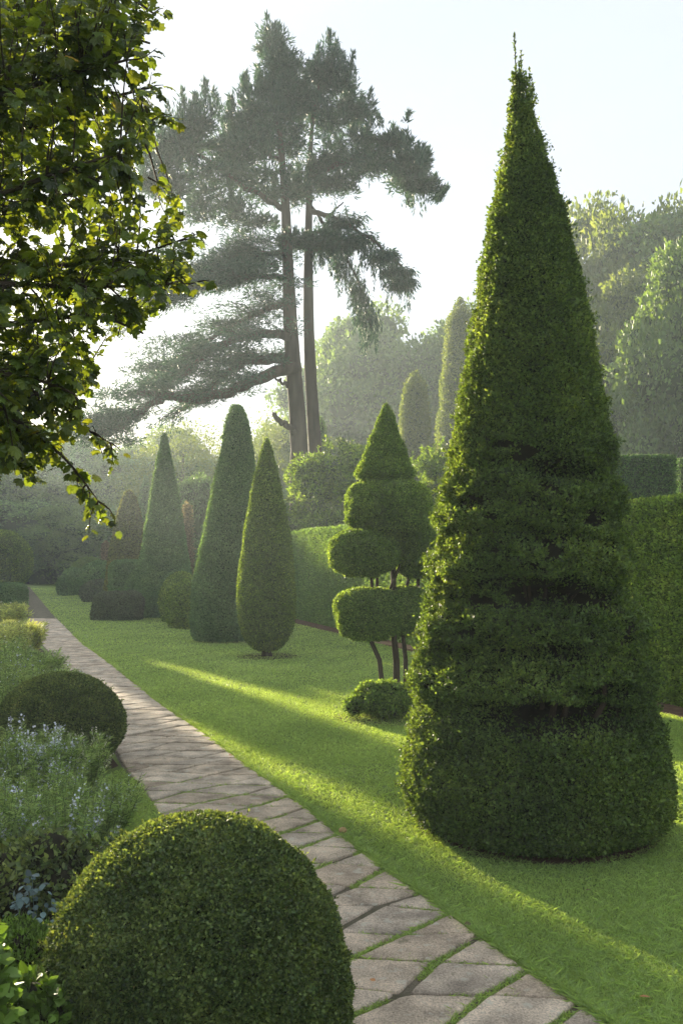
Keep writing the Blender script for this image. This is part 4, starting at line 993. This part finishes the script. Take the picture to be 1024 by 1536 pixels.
for q in sprigs:
    for i in range(11, 26):
        for s_ in range(2):
            p = q[i]; e = p + unit((q[i]-q[i-1])[None])[0]*.04 + rnd(1)[0]*.05 + np.array([0, 0, -.05]); twig(p, e, 4, .062)
# crown beyond the frame, so that the tree is whole
for k in range(260):
    c = np.array([-abs(R.normal())*1.4-.7, R.normal()*1.5+1.2, R.uniform(4.6, 9.6)]); twig(c, c+rnd(1)[0]*.35, 10, .085)
lf.build('leaves', M['maple'], t); bo.build('boughs', M['bark_dark'], t); twm.build('twigs', M['bark_dark'], t)

# ------------------------------------------------------------------ flower border
def herb(label, x, y, r, h, nst, nl, seed, leaf='bedleaf', pet='petal', nf=1400, fl=.012, ll=.05, asp=.14, spike=.4, lean=.28):
    t = thing('flowering_plant', label, 'plant', (x, y, 0)); q = np.random.default_rng(seed); ms = MB(); ml = MB(); mf = MB()
    ends = []
    for k in range(nst):
        a = q.uniform(0, 2*pi); u = q.random()**.5*r; p0 = np.array([cos(a)*u*.6, sin(a)*u*.6, 0]); hh = h*q.uniform(.6, 1.05)
        e = p0 + np.array([cos(a)*u*.7+q.normal()*lean*h*.35, sin(a)*u*.7+q.normal()*lean*h*.35, hh]); mid = (p0+e)/2+q.normal(size=3)*.02
        qq = smooth([p0, mid, e], 8); ms.tube(qq, np.linspace(.0035, .0012, 8), 4, cap=False); ends.append(qq)
    E = np.array(ends)
    def along(n, lo, hi):
        i = R.integers(0, nst, n); u = R.uniform(lo, hi, n)*7; j = np.minimum(u.astype(int), 6); P = E[i, j] + (E[i, j+1]-E[i, j])*(u-j)[:, None]; return P
    P = along(nl, .05, .92); n = len(P); d = unit(rnd(n)*np.array([1, 1, .4])+np.array([0, 0, .45])); s = unit(np.cross(d, rnd(n))); L_ = ll*R.uniform(.5, 1.3, n)
    ml.inst(LANCE[0], LANCE[1], P + d*0.004, s, d, np.cross(s, d), np.stack([L_*asp, L_, L_], 1))
    nn = int(nf); fs_ = R.integers(0, nst, nn); fs_ = fs_[(fs_ % 10) < 4]; u = (1-spike*R.random(len(fs_)))*7; j = np.minimum(u.astype(int), 6)
    P = E[fs_, j] + (E[fs_, j+1]-E[fs_, j])*(u-j)[:, None]; m = len(P); d = unit(rnd(m)); P = P + d*.012; s = unit(np.cross(d, rnd(m)))
    L_ = fl*R.uniform(.6, 1.4, m); mf.inst(DIA[0], DIA[1], P, s, d, np.cross(s, d), np.stack([L_*.8, L_, L_], 1))
    ms.build('stems', M['stem'], t); ml.build('leaves', M[leaf], t); mf.build('flowers', M[pet], t)
    return t
H = [
 ('tall white-flowered spires in front of the mid-sized box ball', 88, 7.3, .22, .66, 45, 11000, dict(nf=2600, fl=0.0213)),
 ('pale lilac-white spires at the left edge beside the mid-sized box ball', 30, 7.4, .28, .70, 60, 10000, dict(nf=2400, fl=0.0200)),
 ('feathery plant with pale seed heads overlapping the right side of the mid-sized box ball', 126, 7.9, .18, .52, 45, 7000, dict(pet='petal_cream', nf=2200, fl=0.0175)),
 ('dense feathery green plant with tiny white flowers in the middle of the border', 70, 6.5, .34, .54, 80, 18000, dict(nf=1900, fl=0.0163)),
 ('wispy blue-grey flowered plant in front of the dense feathery plant', 85, 5.8, .26, .56, 60, 12000, dict(nf=2400, spike=.6, fl=0.0175)),
 ('green plant with scattered white flowers nearest the grass strip', 150, 6.6, .22, .42, 50, 8000, dict(nf=500)),
 ('loose blue-flowered plant at the left edge above the dark foliage', 10, 6.0, .30, .56, 60, 14000, dict(nf=500)),
 ('small thin-leaved tuft with white flowers leaning over the grass strip', 178, 7.0, .14, .34, 26, 2600, dict(nf=200)),
]
for k, (lb, px, D, r, h, ns, nl, kw) in enumerate(H): herb(lb, gx(px, D), D, r, h, ns, nl, 300+k, **kw)
# dark leafy foliage with big glaucous leaves at the border front
def leafy(label, x, y, r, h, n, L, mat, seed, name='leafy_plant', tm=OVAL, asp=.8, out=.6, up=.1, nb=22, core=True, extra=None):
    t = thing(name, label, 'plant', (x, y, 0)); mb = MB(); q = np.random.default_rng(seed)
    for k in range(nb):
        a = q.uniform(0, 2*pi); u = q.random()**.5; c = (cos(a)*u*r*.7, sin(a)*u*r*.7, h*(.25+.5*q.random())*(1.1-.45*u)); rr = q.uniform(.28, .42)*r
        P, N = blob_pts(int(n/nb), c, (rr, rr, rr), seed=seed+k, nz=.4); scatter(mb, P, N, L, out=out, up=up, asp=asp, tmpl=tm, sink=rr*.3)
        if core: core_blob(mb, c, rr, 1, .75, 7)
    mb.build('foliage', [M[mat], M['core']], t)
    if extra: extra(t)
    return t
leafy('dark leafy undergrowth below the blue-grey flowers', gx(55, 5.15), 5.15, .44, .50, 15000, .035, 'box', 31, nb=30, asp=.7)
def big_leaves(t):
    mb = MB(); n = 110; a = R.uniform(-3.0, .2, n); rr = R.uniform(.0, .28, n); P = np.stack([np.cos(a)*rr-.03, np.sin(a)*rr*.8-.05, .10 + .30*(1-rr/.3)*R.uniform(.6, 1.1, n)], -1)
    N = unit(np.stack([np.cos(a)*.5, np.sin(a)*.8, .9+0*a], -1)+rnd(n)*.25); tt = unit(np.stack([np.cos(a), np.sin(a), -.3+0*a], -1)+rnd(n)*.5); s = unit(np.cross(tt, N)); N = np.cross(s, tt); L_ = R.uniform(.028, .048, n); mb.inst(OVAL[0], OVAL[1], P, s, tt, N, np.stack([L_, L_, L_], 1))
    for p in P[::6]: mb.tube([(p[0]*.5, p[1]*.5, .02), tuple(p*np.array([.8, .8, .6])), tuple(p)], [.002, .0016, .001], 4, 0)
    mb.build('foliage', [M['glauc']], t)
t2 = thing('glaucous_plant', 'plant with broad blue-grey leaves low in the dark border corner', 'plant', (gx(60, 4.75), 4.75, 0)); big_leaves(t2)
leafy('bright yellow-green small-leaved bush left of the large box ball', gx(10, 3.75), 3.85, .25, .64, 20000, .022, 'fresh', 41, name='small_bush', asp=.5, nb=26, out=.8, up=.5, tm=LANCE)
leafy('broad-leaved bright green bush in the bottom left corner', gx(-30, 2.9), 2.95, .27, 1.12, 9000, .042, 'fresh', 42, name='small_bush', asp=.85, nb=20)
# farther border, pale and wispy
FARB = [('pale grassy plant at the far end of the border below the dark block', 5, 25, .5, .75, 'bedleaf_pale', 'petal_cream'),
 ('creamy flowered plant at the left edge halfway along the border', -4, 17, .50, .85, 'bedleaf_pale', 'petal_cream'),
 ('sunlit straw-coloured plant in the middle of the far border', 28, 18.5, .46, .70, 'bedleaf_pale', 'petal_cream'),
 ('green feathery plant leaning to the path in the far border', 50, 14.2, .40, .58, 'bedleaf', 'petal_cream'),
 ('low grey-green plant at the path edge behind the mid-sized box ball', 82, 12.6, .34, .46, 'bedleaf', 'petal'),
 ('tall dark green feathery plant at the left edge of the far border', 4, 13.6, .42, .85, 'bedleaf', 'petal_cream'),
 ('white flat-topped flowers just behind the mid-sized box ball', 45, 11.2, .40, .72, 'bedleaf', 'petal'),
 ('soft green mound in the far border beside the path', 18, 21.5, .42, .50, 'bedleaf_pale', 'petal_cream'),
 ('wispy green plant at the left edge behind the box ball', 2, 10.4, .36, .95, 'bedleaf', 'petal')]
for k, (lb, px, D, r, h, lm, pm) in enumerate(FARB):
    herb(lb, gx(px, D), D, r, h, 70, 12000, 400+k, leaf=lm, pet=pm, nf=900, fl=.012*D/8, ll=.05*D/8, asp=.16)

# ------------------------------------------------------------------ small things on the ground
t = thing('fallen_fruit', 'small round tan fruit lying at the path edge', 'fruit', (gx(514, GD(1254)), GD(1254), .018))
mb = MB(); core_blob(mb, (0, 0, .022), (.030, .028, .024), 0, 1.0, 16); mb.build('flesh', solidmat('fruit_skin', [(.30, .20, .08), (.44, .32, .15)], 30, .6), t)
mb = MB(); mb.tube([(0, 0, .044), (.003, 0, .052)], [.002, .0015], 5); mb.build('stalk', M['bark_dark'], t)
for k, (px, py, lb) in enumerate(((447, 1330, 'small brown fallen leaf on the paving just right of the large box ball'), (706, 1395, 'small brown fallen leaf on the grass between path and spire'), (262, 1100, 'small brown fallen leaf on the far bend of the path beside the mid-sized ball'), (880, 1345, 'small brown fallen leaf on the lawn under the right side of the spire'))):
    D = GD(py); m = MB(); a = k*1.9
    m.inst(OVAL[0], OVAL[1], np.zeros((1, 3)), np.array([[cos(a), sin(a), .3]]), np.array([[-sin(a), cos(a), .1]]), np.array([[0, 0, 1.0]]), np.array([.04]))
    o = m.build('fallen_leaf', M['beech']); o.location = (gx(px, D), D, .036); tag(o, lb, 'leaf')
fm = leafmat('dry_leaf', [(.30, .13, .05), (.42, .24, .10)], 3, .2, tcol=(1.2, 1, .6))
for lb, px, py in (('dry reddish fallen leaf at the lawn edge of the path', 348, 1138), ('dry tan fallen leaf on the lawn in the lower right corner', 958, 1508), ('tiny pale fallen leaf on a paving stone near the large box ball', 563, 1484)):
    D = GD(py); m = MB(); a = R.random()*6; n = 1
    m.inst(OVAL[0], OVAL[1], np.zeros((1, 3)), np.array([[cos(a), sin(a), .2]]), np.array([[-sin(a), cos(a), .1]]), np.array([[0, 0, 1.0]]), np.array([.05 if px != 563 else .03]))
    o = m.build('fallen_leaf', fm); o.location = (gx(px, D), D, .04); tag(o, lb, 'leaf')

# ------------------------------------------------------------------ unseen added belt left of the view (casts the long shade with its gaps)
sd_ = np.array([sin(SUN_AZ), cos(SUN_AZ)]); pu = np.array([cos(SUN_AZ), -sin(SUN_AZ)])
def shade_belt(u0, u1, s0, H, label, seed):
    A = sd_*s0 + pu*u0; B = sd_*s0 + pu*u1; c = (A+B)/2; d = B-A; ln = np.linalg.norm(d)
    t = thing('shade_screen', label, 'hedge', (c[0], c[1], 0), math.atan2(d[1], d[0]), 'added shade screen sections left of the view')
    mb = MB(); rbox(mb, (ln, 2.2, H), .3, int(2600*ln), .20, disp=.18, dsc=.8, seed=seed, kw=dict(sink=.15), inset=.1)
    mb.build('foliage', [M['wood'], M['core_wood']], t)
shade_belt(-16, 3.46, 50, 8.6, 'longest section of the added shade screen beyond the left edge', 1)
shade_belt(3.98, 5.24, 50, 8.6, 'narrow section of the added shade screen beyond the left edge', 2)
shade_belt(5.86, 7.6, 50, 6.6, 'short end section of the added shade screen beyond the left edge', 3)

# ------------------------------------------------------------------ morning haze
def haze():
    m, N, L = newmat('haze'); v = N.new('ShaderNodeVolumePrincipled')
    v.inputs['Color'].default_value = (.80, .91, 1.0, 1); v.inputs['Density'].default_value = HAZE; v.inputs['Anisotropy'].default_value = .4
    o = N.new('ShaderNodeOutputMaterial'); L.new(v.outputs[0], o.inputs['Volume'])
    b = MB(); x0, x1, y0, y1, z0, z1 = -75, 75, -12, 110, -1, 27
    b.add([(x0, y0, z0), (x1, y0, z0), (x1, y1, z0), (x0, y1, z0), (x0, y0, z1), (x1, y0, z1), (x1, y1, z1), (x0, y1, z1)], [(0, 3, 2, 1), (4, 5, 6, 7), (0, 1, 5, 4), (1, 2, 6, 5), (2, 3, 7, 6), (3, 0, 4, 7)])
    o = b.build('haze', m); tag(o, 'thin morning haze', 'haze', kind='stuff')
if HAZE > 0: haze()
